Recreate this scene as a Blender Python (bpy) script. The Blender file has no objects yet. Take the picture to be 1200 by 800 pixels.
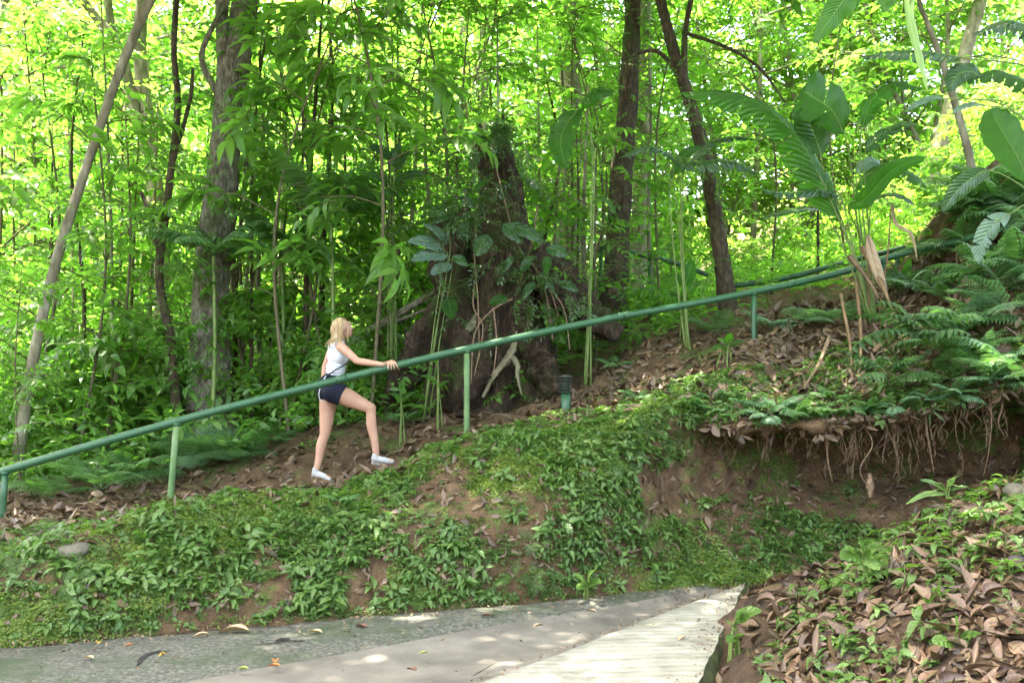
import bpy, math, random
import numpy as np
from mathutils import Vector, Matrix
from mathutils.bvhtree import BVHTree

random.seed(7)
RNG = np.random.default_rng(7)
PI = math.pi
F = 1200 * 35.0 / 36.0
PITCH = math.atan(70 / F)
CP, SP = math.cos(PITCH), math.sin(PITCH)
CAM = Vector((0, 0, 1.6))

sc = bpy.context.scene
col = sc.collection


def at(u, v, Y):
    """world point at forward distance Y seen in direction (u, v) of the 1200x800 photograph"""
    x, y = (u - 600) / F, (400 - v) / F
    d = Vector((x, CP - y * SP, SP + y * CP))
    return CAM + d * (Y / d.y)


def on_plane(u, v, z=0.0):
    x, y = (u - 600) / F, (400 - v) / F
    d = Vector((x, CP - y * SP, SP + y * CP))
    return CAM + d * ((z - CAM.z) / d.z)


def project(p):
    p = np.asarray(p, float) - np.array(CAM)
    f = p[..., 1] * CP + p[..., 2] * SP
    up = -p[..., 1] * SP + p[..., 2] * CP
    return 600 + F * p[..., 0] / f, 400 - F * up / f


# ------------------------------------------------------------------ materials
def new_mat(name):
    m = bpy.data.materials.new(name)
    m.use_nodes = True
    nt = m.node_tree
    nt.nodes.clear()
    return m, nt, nt.nodes, nt.links


def N(nodes, t, **kw):
    n = nodes.new(t)
    for k, v in kw.items():
        setattr(n, k, v)
    return n


def ramp(nodes, stops):
    r = nodes.new('ShaderNodeValToRGB')
    e = r.color_ramp.elements
    while len(e) < len(stops):
        e.new(0.5)
    for i, (p, c) in enumerate(stops):
        e[i].position = p
        e[i].color = (*c, 1)
    return r


def leaf_mat(name, stops, trans_gain=2.3, trans=0.5, rough=0.38, veins=0.0, vein_n=22):
    m, nt, n, l = new_mat(name)
    out = N(n, 'ShaderNodeOutputMaterial')
    at_ = N(n, 'ShaderNodeAttribute', attribute_name='rnd')
    oi = N(n, 'ShaderNodeObjectInfo')
    mix = N(n, 'ShaderNodeMath', operation='MULTIPLY_ADD')
    mix.inputs[1].default_value = 0.7
    sc_ = N(n, 'ShaderNodeMath', operation='MULTIPLY')
    sc_.inputs[1].default_value = 0.3
    l.new(oi.outputs['Random'], sc_.inputs[0])
    l.new(at_.outputs['Fac'], mix.inputs[0])
    l.new(sc_.outputs[0], mix.inputs[2])
    r = ramp(n, stops)
    l.new(mix.outputs[0], r.inputs[0])
    colr = r.outputs[0]
    tc = N(n, 'ShaderNodeTexCoord')
    nz = N(n, 'ShaderNodeTexNoise')
    nz.inputs['Scale'].default_value = 9
    l.new(tc.outputs['Object'], nz.inputs['Vector'])
    hv = N(n, 'ShaderNodeHueSaturation')
    mr = N(n, 'ShaderNodeMapRange')
    mr.inputs[3].default_value = 0.75
    mr.inputs[4].default_value = 1.25
    l.new(nz.outputs[0], mr.inputs[0])
    l.new(mr.outputs[0], hv.inputs['Value'])
    l.new(colr, hv.inputs['Color'])
    colr = hv.outputs[0]
    bump_in = None
    if veins > 0:
        lx = N(n, 'ShaderNodeAttribute', attribute_name='lx')
        ly = N(n, 'ShaderNodeAttribute', attribute_name='ly')
        ab = N(n, 'ShaderNodeMath', operation='ABSOLUTE')
        l.new(lx.outputs['Fac'], ab.inputs[0])
        mrb = N(n, 'ShaderNodeMapRange')
        mrb.inputs[1].default_value = 0.012
        mrb.inputs[2].default_value = 0.05
        mrb.inputs[3].default_value = 1
        mrb.inputs[4].default_value = 0
        l.new(ab.outputs[0], mrb.inputs[0])
        a1 = N(n, 'ShaderNodeMath', operation='MULTIPLY_ADD')
        a1.inputs[1].default_value = -0.12
        l.new(ab.outputs[0], a1.inputs[0])
        l.new(ly.outputs['Fac'], a1.inputs[2])
        a2 = N(n, 'ShaderNodeMath', operation='MULTIPLY')
        a2.inputs[1].default_value = vein_n * 2 * PI
        l.new(a1.outputs[0], a2.inputs[0])
        a3 = N(n, 'ShaderNodeMath', operation='SINE')
        l.new(a2.outputs[0], a3.inputs[0])
        bump_in = a3.outputs[0]
        mxc = N(n, 'ShaderNodeMix', data_type='RGBA')
        l.new(mrb.outputs[0], mxc.inputs[0])
        l.new(colr, mxc.inputs[6])
        mxc.inputs[7].default_value = (0.11, 0.20, 0.045, 1)
        colr = mxc.outputs[2]
    p = N(n, 'ShaderNodeBsdfPrincipled')
    p.inputs['Roughness'].default_value = rough
    p.inputs['Specular IOR Level'].default_value = 0.5
    l.new(colr, p.inputs['Base Color'])
    if bump_in is not None:
        b = N(n, 'ShaderNodeBump')
        b.inputs['Strength'].default_value = veins
        b.inputs['Distance'].default_value = 0.01
        l.new(bump_in, b.inputs['Height'])
        l.new(b.outputs[0], p.inputs['Normal'])
    t = N(n, 'ShaderNodeBsdfTranslucent')
    g = N(n, 'ShaderNodeMix', data_type='RGBA', blend_type='MULTIPLY')
    g.inputs[0].default_value = 1
    l.new(colr, g.inputs[6])
    g.inputs[7].default_value = (trans_gain * 1.02, trans_gain * 1.16, trans_gain * 0.68, 1)
    l.new(g.outputs[2], t.inputs['Color'])
    ms = N(n, 'ShaderNodeMixShader')
    ms.inputs[0].default_value = trans
    l.new(p.outputs[0], ms.inputs[1])
    l.new(t.outputs[0], ms.inputs[2])
    l.new(ms.outputs[0], out.inputs[0])
    return m


def surf_mat(name, stops, scale=4, detail=6, rough=0.85, bump=0.3, bdist=0.02, bscale=None, stretch=(1, 1, 1),
             second=None, spec=0.3, moss=None):
    m, nt, n, l = new_mat(name)
    out = N(n, 'ShaderNodeOutputMaterial')
    tc = N(n, 'ShaderNodeTexCoord')
    mp = N(n, 'ShaderNodeMapping')
    mp.inputs['Scale'].default_value = stretch
    l.new(tc.outputs['Object'], mp.inputs[0])
    nz = N(n, 'ShaderNodeTexNoise')
    nz.inputs['Scale'].default_value = scale
    nz.inputs['Detail'].default_value = detail
    nz.inputs['Roughness'].default_value = 0.65
    l.new(mp.outputs[0], nz.inputs['Vector'])
    r = ramp(n, stops)
    l.new(nz.outputs[0], r.inputs[0])
    colr = r.outputs[0]
    if second:      # (scale, lo, hi, colour): patches of another real colour
        s2, lo, hi, c2 = second
        n2 = N(n, 'ShaderNodeTexNoise')
        n2.inputs['Scale'].default_value = s2
        n2.inputs['Detail'].default_value = 5
        n2.inputs['Roughness'].default_value = 0.7
        l.new(tc.outputs['Object'], n2.inputs['Vector'])
        mr = N(n, 'ShaderNodeMapRange')
        mr.inputs[1].default_value = lo
        mr.inputs[2].default_value = hi
        l.new(n2.outputs[0], mr.inputs[0])
        mx = N(n, 'ShaderNodeMix', data_type='RGBA')
        l.new(mr.outputs[0], mx.inputs[0])
        l.new(colr, mx.inputs[6])
        if len(c2) == 2:
            r2 = ramp(n, [(0.35, c2[0]), (0.65, c2[1])])
            n3 = N(n, 'ShaderNodeTexNoise')
            n3.inputs['Scale'].default_value = 40
            l.new(tc.outputs['Object'], n3.inputs['Vector'])
            l.new(n3.outputs[0], r2.inputs[0])
            l.new(r2.outputs[0], mx.inputs[7])
        else:
            mx.inputs[7].default_value = (*c2, 1)
        colr = mx.outputs[2]
    p = N(n, 'ShaderNodeBsdfPrincipled')
    p.inputs['Roughness'].default_value = rough
    p.inputs['Specular IOR Level'].default_value = spec
    l.new(colr, p.inputs['Base Color'])
    nb = N(n, 'ShaderNodeTexNoise')
    nb.inputs['Scale'].default_value = bscale or scale * 4
    nb.inputs['Detail'].default_value = 8
    nb.inputs['Roughness'].default_value = 0.7
    l.new(mp.outputs[0], nb.inputs['Vector'])
    b = N(n, 'ShaderNodeBump')
    b.inputs['Strength'].default_value = bump
    b.inputs['Distance'].default_value = bdist
    l.new(nb.outputs[0], b.inputs['Height'])
    l.new(b.outputs[0], p.inputs['Normal'])
    l.new(p.outputs[0], out.inputs[0])
    return m


M = {}
M['soil'] = surf_mat('soil', [(0.25, (0.04, 0.024, 0.012)), (0.5, (0.095, 0.056, 0.026)), (0.75, (0.18, 0.115, 0.06))],
                     scale=7.0, bump=1.0, bdist=0.05, bscale=22, second=(2.6, 0.52, 0.62, ((0.04, 0.065, 0.012), (0.085, 0.12, 0.02))))
M['soil_plain'] = surf_mat('soil_plain', [(0.25, (0.022, 0.014, 0.008)), (0.5, (0.055, 0.033, 0.018)), (0.75, (0.11, 0.07, 0.04))],
                           scale=5.0, bump=0.9, bdist=0.04, bscale=18)
M['shoulder'] = surf_mat('shoulder_concrete', [(0.3, (0.035, 0.038, 0.028)), (0.5, (0.095, 0.095, 0.075)), (0.7, (0.20, 0.19, 0.155))],
                         scale=34, bump=1.0, bdist=0.03, bscale=48, second=(1.4, 0.48, 0.66, (0.05, 0.07, 0.035)))
M['road'] = surf_mat('road_concrete', [(0.3, (0.07, 0.064, 0.052)), (0.5, (0.11, 0.10, 0.083)), (0.75, (0.17, 0.155, 0.13))],
                     scale=2.0, bump=0.35, bdist=0.006, bscale=60, stretch=(1, 1, 1))
M['root'] = surf_mat('dry_root', [(0.3, (0.07, 0.042, 0.022)), (0.7, (0.24, 0.165, 0.10))], scale=30, bump=0.5, bdist=0.004)
M['bark_grey'] = surf_mat('bark_grey', [(0.3, (0.06, 0.05, 0.032)), (0.5, (0.17, 0.15, 0.105)), (0.7, (0.36, 0.34, 0.27))],
                          scale=16, stretch=(1.6, 1.6, 0.6), bump=1.0, bdist=0.04, bscale=34,
                          second=(2.2, 0.52, 0.62, (0.07, 0.10, 0.025)))
M['bark_pale'] = surf_mat('bark_pale', [(0.3, (0.08, 0.065, 0.04)), (0.5, (0.18, 0.16, 0.105)), (0.7, (0.33, 0.31, 0.225))],
                          scale=5, stretch=(1.5, 1.5, 0.6), bump=0.6, bdist=0.012, bscale=25)
M['bark_dark'] = surf_mat('bark_dark', [(0.3, (0.022, 0.017, 0.009)), (0.5, (0.058, 0.042, 0.022)), (0.7, (0.13, 0.10, 0.058))],
                          scale=15, stretch=(1.6, 1.6, 0.55), bump=1.0, bdist=0.04, bscale=32,
                          second=(2.0, 0.56, 0.66, (0.05, 0.08, 0.015)))
M['bark_stump'] = surf_mat('bark_stump', [(0.3, (0.014, 0.009, 0.005)), (0.5, (0.050, 0.032, 0.017)), (0.72, (0.14, 0.095, 0.052))],
                           scale=11, stretch=(1.8, 1.8, 0.6), bump=1.0, bdist=0.08, bscale=20,
                           second=(2.2, 0.52, 0.64, (0.045, 0.065, 0.012)))
M['lichen'] = surf_mat('bare_wood', [(0.3, (0.06, 0.055, 0.03)), (0.6, (0.17, 0.155, 0.09))], scale=14, bump=0.5, bdist=0.01)
M['twig'] = surf_mat('twig', [(0.3, (0.05, 0.045, 0.02)), (0.7, (0.15, 0.13, 0.07))], scale=20, bump=0.3, bdist=0.004)
M['stem_green'] = surf_mat('stem_green', [(0.3, (0.07, 0.12, 0.025)), (0.7, (0.16, 0.22, 0.06))], scale=12, bump=0.2, bdist=0.003, rough=0.5)
M['stem_brown'] = surf_mat('stem_brown', [(0.3, (0.10, 0.055, 0.025)), (0.7, (0.24, 0.15, 0.08))], scale=16, bump=0.4, bdist=0.004, rough=0.6)
M['rail_paint'] = surf_mat('green_rail_paint', [(0.3, (0.016, 0.066, 0.027)), (0.6, (0.025, 0.090, 0.037)), (0.8, (0.05, 0.12, 0.055))],
                           scale=6, bump=0.25, bdist=0.004, bscale=50, rough=0.4, spec=0.45, second=(9, .66, .72, (.07, .05, .03)))
M['rail_paint_worn'] = surf_mat('worn_green_paint', [(0.3, (0.06, 0.13, 0.045)), (0.6, (0.11, 0.19, 0.07)), (0.8, (0.18, 0.21, 0.09))],
                                scale=6, bump=0.15, bdist=0.003, bscale=50, rough=0.5)
M['black_plastic'] = surf_mat('dark_louvre', [(0.3, (0.012, 0.014, 0.012)), (0.7, (0.03, 0.033, 0.03))], scale=9, bump=0.1, bdist=0.002, rough=0.5)
M['post_wood'] = surf_mat('post_wood', [(0.3, (0.22, 0.10, 0.05)), (0.7, (0.40, 0.22, 0.12))], scale=9, bump=0.4, bdist=0.004)
M['stone'] = surf_mat('stone', [(0.3, (0.05, 0.045, 0.032)), (0.7, (0.13, 0.12, 0.085))], scale=9, bump=0.6, bdist=0.01)
M['crack'] = surf_mat('crack_dark', [(0.3, (0.008, 0.007, 0.006)), (0.7, (0.02, 0.018, 0.015))], scale=9, bump=0.2, bdist=0.002)
M['skin'] = surf_mat('skin', [(0.3, (0.34, 0.185, 0.12)), (0.7, (0.46, 0.265, 0.18))], scale=6, bump=0.05, bdist=0.001, rough=0.5)
M['hair'] = surf_mat('blond_hair', [(0.3, (0.13, 0.08, 0.04)), (0.5, (0.33, 0.23, 0.115)), (0.7, (0.52, 0.40, 0.23))], scale=30,
                     stretch=(1.5, 1.5, 0.25), bump=0.8, bdist=0.006, bscale=60, rough=0.45)
M['tank'] = surf_mat('white_knit', [(0.3, (0.38, 0.40, 0.42)), (0.7, (0.56, 0.57, 0.58))], scale=22, bump=0.5, bdist=0.008, bscale=14, rough=0.9,
                     stretch=(0.6, 0.6, 2.2))
M['navy'] = surf_mat('navy_cloth', [(0.3, (0.0025, 0.004, 0.012)), (0.7, (0.006, 0.009, 0.024))], scale=10, bump=0.5, bdist=0.01, bscale=16, rough=0.8)
M['white_trim'] = surf_mat('white_trim', [(0.3, (0.45, 0.46, 0.47)), (0.7, (0.62, 0.62, 0.62))], scale=20, bump=0.2, bdist=0.003, rough=0.7)
M['shoe_cloth'] = surf_mat('shoe_cloth', [(0.3, (0.20, 0.19, 0.17)), (0.6, (0.42, 0.42, 0.41))], scale=14, bump=0.4, bdist=0.004, rough=0.85)
M['litter_shoe'] = surf_mat('shoe_sole', [(0.3, (0.22, 0.21, 0.19)), (0.7, (0.4, 0.38, 0.35))], scale=20, bump=0.2, bdist=0.003)
M['dark_face'] = surf_mat('dark_brow', [(0.3, (0.05, 0.03, 0.02)), (0.7, (0.09, 0.05, 0.03))], scale=20, bump=0.1, bdist=0.001)
M['lip'] = surf_mat('lip', [(0.3, (0.42, 0.15, 0.12)), (0.7, (0.48, 0.18, 0.14))], scale=20, bump=0.1, bdist=0.001)

G_DK = [(0.0, (0.018, 0.048, 0.014)), (0.5, (0.032, 0.082, 0.018)), (1.0, (0.060, 0.125, 0.026))]
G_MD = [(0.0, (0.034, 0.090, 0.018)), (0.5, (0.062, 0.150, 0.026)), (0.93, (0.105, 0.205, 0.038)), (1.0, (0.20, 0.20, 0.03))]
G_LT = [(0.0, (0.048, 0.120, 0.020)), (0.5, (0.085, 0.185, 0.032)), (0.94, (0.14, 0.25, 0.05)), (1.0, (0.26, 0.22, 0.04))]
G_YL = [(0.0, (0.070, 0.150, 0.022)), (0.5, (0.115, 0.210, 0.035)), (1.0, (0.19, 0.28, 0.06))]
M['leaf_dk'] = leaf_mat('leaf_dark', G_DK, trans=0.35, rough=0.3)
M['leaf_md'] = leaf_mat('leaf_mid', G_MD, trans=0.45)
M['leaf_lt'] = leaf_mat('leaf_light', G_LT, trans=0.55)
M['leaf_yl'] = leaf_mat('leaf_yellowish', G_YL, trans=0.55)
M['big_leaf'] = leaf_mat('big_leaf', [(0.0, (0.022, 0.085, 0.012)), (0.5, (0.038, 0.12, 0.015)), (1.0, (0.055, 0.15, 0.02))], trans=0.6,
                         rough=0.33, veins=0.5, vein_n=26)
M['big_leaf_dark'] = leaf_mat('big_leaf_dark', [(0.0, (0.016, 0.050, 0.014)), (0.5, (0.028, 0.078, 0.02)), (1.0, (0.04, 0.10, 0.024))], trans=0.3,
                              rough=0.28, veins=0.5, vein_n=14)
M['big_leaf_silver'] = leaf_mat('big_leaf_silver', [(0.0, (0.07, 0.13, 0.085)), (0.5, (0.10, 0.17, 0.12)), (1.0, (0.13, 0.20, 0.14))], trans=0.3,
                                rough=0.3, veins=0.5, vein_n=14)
M['fern'] = leaf_mat('fern_green', [(0.0, (0.045, 0.105, 0.036)), (0.5, (0.075, 0.16, 0.055)), (1.0, (0.115, 0.21, 0.075))], trans=0.4, rough=0.4)
M['fern_pale'] = leaf_mat('fern_pale', [(0.0, (0.05, 0.12, 0.055)), (0.5, (0.085, 0.165, 0.085)), (1.0, (0.13, 0.22, 0.11))], trans=0.35, rough=0.4)
M['cover'] = leaf_mat('cover_leaf', [(0.0, (0.025, 0.062, 0.013)), (0.4, (0.055, 0.115, 0.022)), (0.8, (0.10, 0.175, 0.04)), (1.0, (0.19, 0.26, 0.09))],
                      trans=0.35, rough=0.4, veins=0.3, vein_n=5)
M['moss'] = leaf_mat('moss_leaf', [(0.0, (0.045, 0.085, 0.010)), (0.5, (0.09, 0.14, 0.015)), (1.0, (0.16, 0.21, 0.03))], trans=0.35, rough=0.6)
M['litter'] = leaf_mat('dead_leaf', [(0.0, (0.030, 0.018, 0.011)), (0.3, (0.072, 0.040, 0.023)), (0.6, (0.125, 0.074, 0.043)), (0.82, (0.18, 0.120, 0.072)),
                                     (0.95, (0.29, 0.215, 0.14)), (1.0, (0.30, 0.17, 0.06))], trans=0.12, trans_gain=1.0, rough=0.5, veins=0.12, vein_n=6)
for nm, c in (('yellow', (0.55, 0.33, 0.03)), ('orange', (0.45, 0.13, 0.03)), ('tan', (0.42, 0.29, 0.17)), ('brown', (0.14, 0.07, 0.045)),
              ('greenish', (0.25, 0.30, 0.05)), ('dry', (0.36, 0.25, 0.16))):
    M['fallen_' + nm] = leaf_mat('fallen_' + nm, [(0.0, tuple(x * .85 for x in c)), (1.0, c)], trans=0.1, trans_gain=1.0, rough=0.6, veins=0.4, vein_n=7)


def ribbed_mat():
    m, nt, n, l = new_mat('ribbed_concrete')
    out = N(n, 'ShaderNodeOutputMaterial')
    tc = N(n, 'ShaderNodeTexCoord')
    nz = N(n, 'ShaderNodeTexNoise')
    nz.inputs['Scale'].default_value = 3
    nz.inputs['Detail'].default_value = 8
    nz.inputs['Roughness'].default_value = 0.7
    l.new(tc.outputs['Object'], nz.inputs['Vector'])
    r = ramp(n, [(0.3, (0.11, 0.106, 0.076)), (0.5, (0.20, 0.193, 0.153)), (0.7, (0.30, 0.29, 0.235))])
    l.new(nz.outputs[0], r.inputs[0])
    mp = N(n, 'ShaderNodeMapping')
    mp.inputs['Rotation'].default_value = (0, 0, math.radians(3))
    l.new(tc.outputs['Object'], mp.inputs[0])
    w = N(n, 'ShaderNodeTexWave', bands_direction='Y')
    w.inputs['Scale'].default_value = 3.0
    w.inputs['Distortion'].default_value = 1.6
    w.inputs['Detail'].default_value = 3
    w.inputs['Detail Scale'].default_value = 2
    l.new(mp.outputs[0], w.inputs['Vector'])
    n2 = N(n, 'ShaderNodeTexNoise')
    n2.inputs['Scale'].default_value = 45
    n2.inputs['Detail'].default_value = 6
    l.new(tc.outputs['Object'], n2.inputs['Vector'])
    ad = N(n, 'ShaderNodeMath', operation='MULTIPLY_ADD')
    ad.inputs[1].default_value = 0.8
    l.new(n2.outputs[0], ad.inputs[0])
    l.new(w.outputs['Fac'], ad.inputs[2])
    p = N(n, 'ShaderNodeBsdfPrincipled')
    p.inputs['Roughness'].default_value = 0.9
    l.new(r.outputs[0], p.inputs['Base Color'])
    b = N(n, 'ShaderNodeBump')
    b.inputs['Strength'].default_value = 0.7
    b.inputs['Distance'].default_value = 0.008
    l.new(ad.outputs[0], b.inputs['Height'])
    l.new(b.outputs[0], p.inputs['Normal'])
    l.new(p.outputs[0], out.inputs[0])
    return m


M['slab'] = ribbed_mat()


# ------------------------------------------------------------------ arrays of geometry
class Arr:
    def __init__(s, V=None, T=None, Q=None, A=None):
        s.V = np.zeros((0, 3)) if V is None else np.asarray(V, float)
        s.T = np.zeros((0, 3), int) if T is None else np.asarray(T, int).reshape(-1, 3)
        s.Q = np.zeros((0, 4), int) if Q is None else np.asarray(Q, int).reshape(-1, 4)
        s.A = np.zeros((len(s.V), 3)) if A is None else np.asarray(A, float)

    def moved(s, Mx):
        Mx = np.array(Mx)
        return Arr(s.V @ Mx[:3, :3].T + Mx[:3, 3], s.T, s.Q, s.A)


def join(arrs):
    V, T, Q, A, o = [], [], [], [], 0
    for a in arrs:
        V.append(a.V); T.append(a.T + o); Q.append(a.Q + o); A.append(a.A)
        o += len(a.V)
    if not V:
        return Arr()
    return Arr(np.concatenate(V), np.concatenate(T), np.concatenate(Q), np.concatenate(A))


def inst(a, P, R, S, rnd=None, w=1.0):
    """k copies of a: P (k,3), R (k,3,3) columns = axes, S (k,) or (k,3); rnd blended in with weight w"""
    P = np.asarray(P, float); k = len(P)
    if k == 0:
        return Arr()
    S = np.asarray(S, float)
    if S.ndim == 1:
        S = np.repeat(S[:, None], 3, 1)
    L = a.V[None] * S[:, None, :]
    V = np.einsum('kij,knj->kni', R, L) + P[:, None, :]
    n = len(a.V)
    off = (np.arange(k) * n)[:, None, None]
    T = (a.T[None] + off).reshape(-1, 3)
    Q = (a.Q[None] + off).reshape(-1, 4)
    A = np.repeat(a.A[None], k, 0).copy()
    if rnd is not None:
        A[:, :, 0] = A[:, :, 0] * (1 - w) + np.asarray(rnd)[:, None] * w
    return Arr(V.reshape(-1, 3), T, Q, A.reshape(-1, 3))


def nrm(v):
    return v / np.maximum(np.linalg.norm(v, axis=-1, keepdims=True), 1e-9)


def frames(d, up):
    """rotation with Y along d and Z close to up"""
    d = nrm(np.asarray(d, float))
    up = np.broadcast_to(np.asarray(up, float), d.shape)
    x = nrm(np.cross(d, up) + 1e-6)
    z = np.cross(x, d)
    return np.stack([x, d, z], -1)


def mesh_of(name, a, mats, smooth=True):
    me = bpy.data.meshes.new(name)
    nT, nQ = len(a.T), len(a.Q)
    me.vertices.add(len(a.V))
    me.vertices.foreach_set('co', a.V.astype(np.float32).ravel())
    loops = np.concatenate([a.T.ravel(), a.Q.ravel()]).astype(np.int32)
    me.loops.add(len(loops))
    me.loops.foreach_set('vertex_index', loops)
    me.polygons.add(nT + nQ)
    st = np.concatenate([np.arange(nT) * 3, nT * 3 + np.arange(nQ) * 4]).astype(np.int32)
    me.polygons.foreach_set('loop_start', st)
    me.update(calc_edges=True)
    me.validate()
    if smooth:
        me.polygons.foreach_set('use_smooth', np.ones(len(me.polygons), bool))
    for i, nm in enumerate(('rnd', 'lx', 'ly')):
        at_ = me.attributes.new(nm, 'FLOAT', 'POINT')
        at_.data.foreach_set('value', a.A[:, i].astype(np.float32))
    me.materials.append(mats)
    return me


def obj(name, a, mat, parent=None, smooth=True):
    me = a if isinstance(a, bpy.types.Mesh) else mesh_of(name, a, M[mat], smooth)
    o = bpy.data.objects.new(name, me)
    col.objects.link(o)
    if parent is not None:
        o.parent = parent
        o.matrix_parent_inverse = Matrix.Identity(4)
    return o


def tag(o, label, cat, group=None, kind=None):
    if label: o['label'] = label
    if cat: o['category'] = cat
    if group: o['group'] = group
    if kind: o['kind'] = kind
    return o


def thing(name, label, cat, loc=(0, 0, 0), rz=0, group=None):
    o = bpy.data.objects.new(name, None)
    col.objects.link(o)
    o.location = loc
    o.rotation_euler = (0, 0, rz)
    o.empty_display_size = 0.2
    return tag(o, label, cat, group)


def structure(name, a, mat, smooth=True):
    o = obj(name, a, mat, None, smooth)
    o['kind'] = 'structure'
    return o


def dup(root, loc, rz=0, scale=1.0, label=None, tilt=(0, 0)):
    r = root.copy(); col.objects.link(r)
    r.location = loc; r.rotation_euler = (tilt[0], tilt[1], rz); r.scale = (scale,) * 3
    if label: r['label'] = label
    for ch in list(root.children):
        c = ch.copy(); col.objects.link(c); c.parent = r
        for g in ch.children:
            d = g.copy(); col.objects.link(d); d.parent = c
    return r


def smooth_path(pts, n):
    P = np.array([list(p) for p in pts], float)
    if len(P) < 3:
        t = np.linspace(0, 1, n)[:, None]
        return P[0] * (1 - t) + P[-1] * t
    P = np.vstack([2 * P[0] - P[1], P, 2 * P[-1] - P[-2]])
    m = len(P) - 3
    out = []
    for t in np.linspace(0, m - 1e-6, n):
        i = int(t); f = t - i
        a, b, c, d = P[i:i + 4]
        out.append(.5 * ((2 * b) + (-a + c) * f + (2 * a - 5 * b + 4 * c - d) * f * f + (-a + 3 * b - 3 * c + d) * f ** 3))
    return np.array(out)


def tube(pts, radii, n=8, seg=None, cap=True, wob=0.0, rnd=0.5, flat=1.0):
    seg = seg or max(2, len(pts) * 3)
    P = smooth_path(pts, seg)
    r = np.interp(np.linspace(0, 1, seg), np.linspace(0, 1, len(radii)), radii)
    T = nrm(np.gradient(P, axis=0))
    ref = np.array([0.3, 1, 0.1]) if abs(T[0][1]) < 0.8 else np.array([1, 0.2, 0.1])
    x = nrm(np.cross(T, ref)); y = np.cross(T, x)
    a = np.linspace(0, 2 * PI, n, endpoint=False)
    rr = r[:, None] * np.ones((seg, n))
    if wob:
        ph = random.random() * 9
        rr = rr * (1 + wob * np.sin(3 * a[None] + ph + 0.8 * np.sin(np.arange(seg) * .5)[:, None]) * .6
                   + wob * (RNG.random((seg, n)) - .5))
    V = P[:, None] + rr[..., None] * (np.cos(a)[None, :, None] * x[:, None] + flat * np.sin(a)[None, :, None] * y[:, None])
    V = V.reshape(-1, 3)
    i = np.arange(seg - 1)[:, None] * n; j = np.arange(n)[None]; k = (j + 1) % n
    Q = np.stack([i + j, i + k, i + n + k, i + n + j], -1).reshape(-1, 4)
    Tr = []
    if cap:
        V = np.vstack([V, P[0], P[-1]])
        c0, c1 = len(V) - 2, len(V) - 1
        jj = np.arange(n); kk = (jj + 1) % n
        Tr = np.vstack([np.stack([kk, jj, np.full(n, c0)], -1), np.stack([(seg - 1) * n + jj, (seg - 1) * n + kk, np.full(n, c1)], -1)])
    A = np.zeros((len(V), 3)); A[:, 0] = rnd
    return Arr(V, Tr if cap else None, Q, A)


def leaf_t(rows=3, width=0.32, bend=0.25, fold=0.12, peak=0.4, curl=0.0, power=1.0):
    """unit leaf along +Y, blade in XY, droops in -Z"""
    V, A, T, Q = [(0, 0, 0)], [(0.5, 0, 0)], [], []
    for i in range(1, rows):
        t = i / rows
        w = width * (math.sin(PI * t ** (math.log(.5) / math.log(peak)))) ** power * .5
        zc = -bend * t * t
        for s in (-1, 0, 1):
            V.append((s * w, t * (1 - bend * .25 * t), zc + abs(s) * fold * w * 2 + curl * abs(s) * w))
            A.append((0.5, s, t))
    V.append((0, 1 - bend * .25, -bend)); A.append((0.5, 0, 1))
    e = len(V) - 1
    T += [(0, 2, 1), (0, 3, 2)]
    for i in range(rows - 2):
        b = 1 + i * 3
        Q += [(b, b + 1, b + 4, b + 3), (b + 1, b + 2, b + 5, b + 4)]
    b = 1 + (rows - 2) * 3
    T += [(b, b + 1, e), (b + 1, b + 2, e)]
    return Arr(V, T, Q, A)


LEAF2 = leaf_t(2, 0.42, 0.25, 0.2, 0.45)
LEAF3 = leaf_t(3, 0.43, 0.32, 0.2, 0.42)
LEAF5 = leaf_t(5, 0.44, 0.42, 0.22, 0.4)
LONG5 = leaf_t(5, 0.29, 0.55, 0.25, 0.42)
COVER = leaf_t(4, 0.50, 0.30, 0.22, 0.36)
DEAD = [leaf_t(6, w_, b, f, pk, power=pw) for w_, b, f, pk, pw in ((.46, .25, .35, .45, 1), (.40, -.25, .3, .4, 1), (.5, .15, -.45, .5, .8), (.36, .5, .9, .45, 1), (.55, .1, .15, .5, .7), (.24, -.35, .6, .45, 1), (.48, -.1, -.2, .42, 1.2), (.30, .9, .5, .5, .8))]


def spray(leaf, n=11, L=0.7, size=0.2, seed=0, ang=55, droop=0.15):
    r = np.random.default_rng(seed)
    t = np.linspace(0.12, 1, n)
    P = np.stack([0.03 * np.sin(t * 6), t * L, -droop * t * t * L], -1)
    side = np.where(np.arange(n) % 2 == 0, 1, -1)
    a = np.radians(ang + r.normal(0, 10, n)) * side
    a[-1] = 0
    d = np.stack([np.sin(a), np.cos(a), r.normal(-.25, .22, n)], -1)
    up = np.stack([r.normal(0, .3, n), r.normal(0, .25, n), np.ones(n)], -1)
    S = size * (0.7 + 0.45 * r.random(n)) * (1 - .25 * np.abs(t - .6))
    lv = inst(leaf, P, frames(d, up), S, r.random(n))
    tw = tube([(0, 0, 0), (0.02, L * .5, -droop * .25 * L), (0, L * .97, -droop * L)], [0.006, 0.003], n=4, seg=4, cap=False)
    return lv, tw


SPR = {}
for key, leaf, n, L, size, ang, dr in (('mid', LEAF3, 11, .75, .21, 55, .2), ('small', LEAF2, 15, .6, .115, 60, .15),
                                        ('far', LEAF2, 8, .8, .26, 60, .2), ('long', LONG5, 8, .45, .34, 48, .45),
                                        ('broad', LEAF5, 8, .8, .27, 58, .3), ('fine', LEAF2, 26, .8, .085, 65, .2)):
    SPR[key] = [spray(leaf, n, L, size, 31 * i + hash(key) % 1 + len(key) * 7, ang, dr) for i in range(4)]


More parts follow.
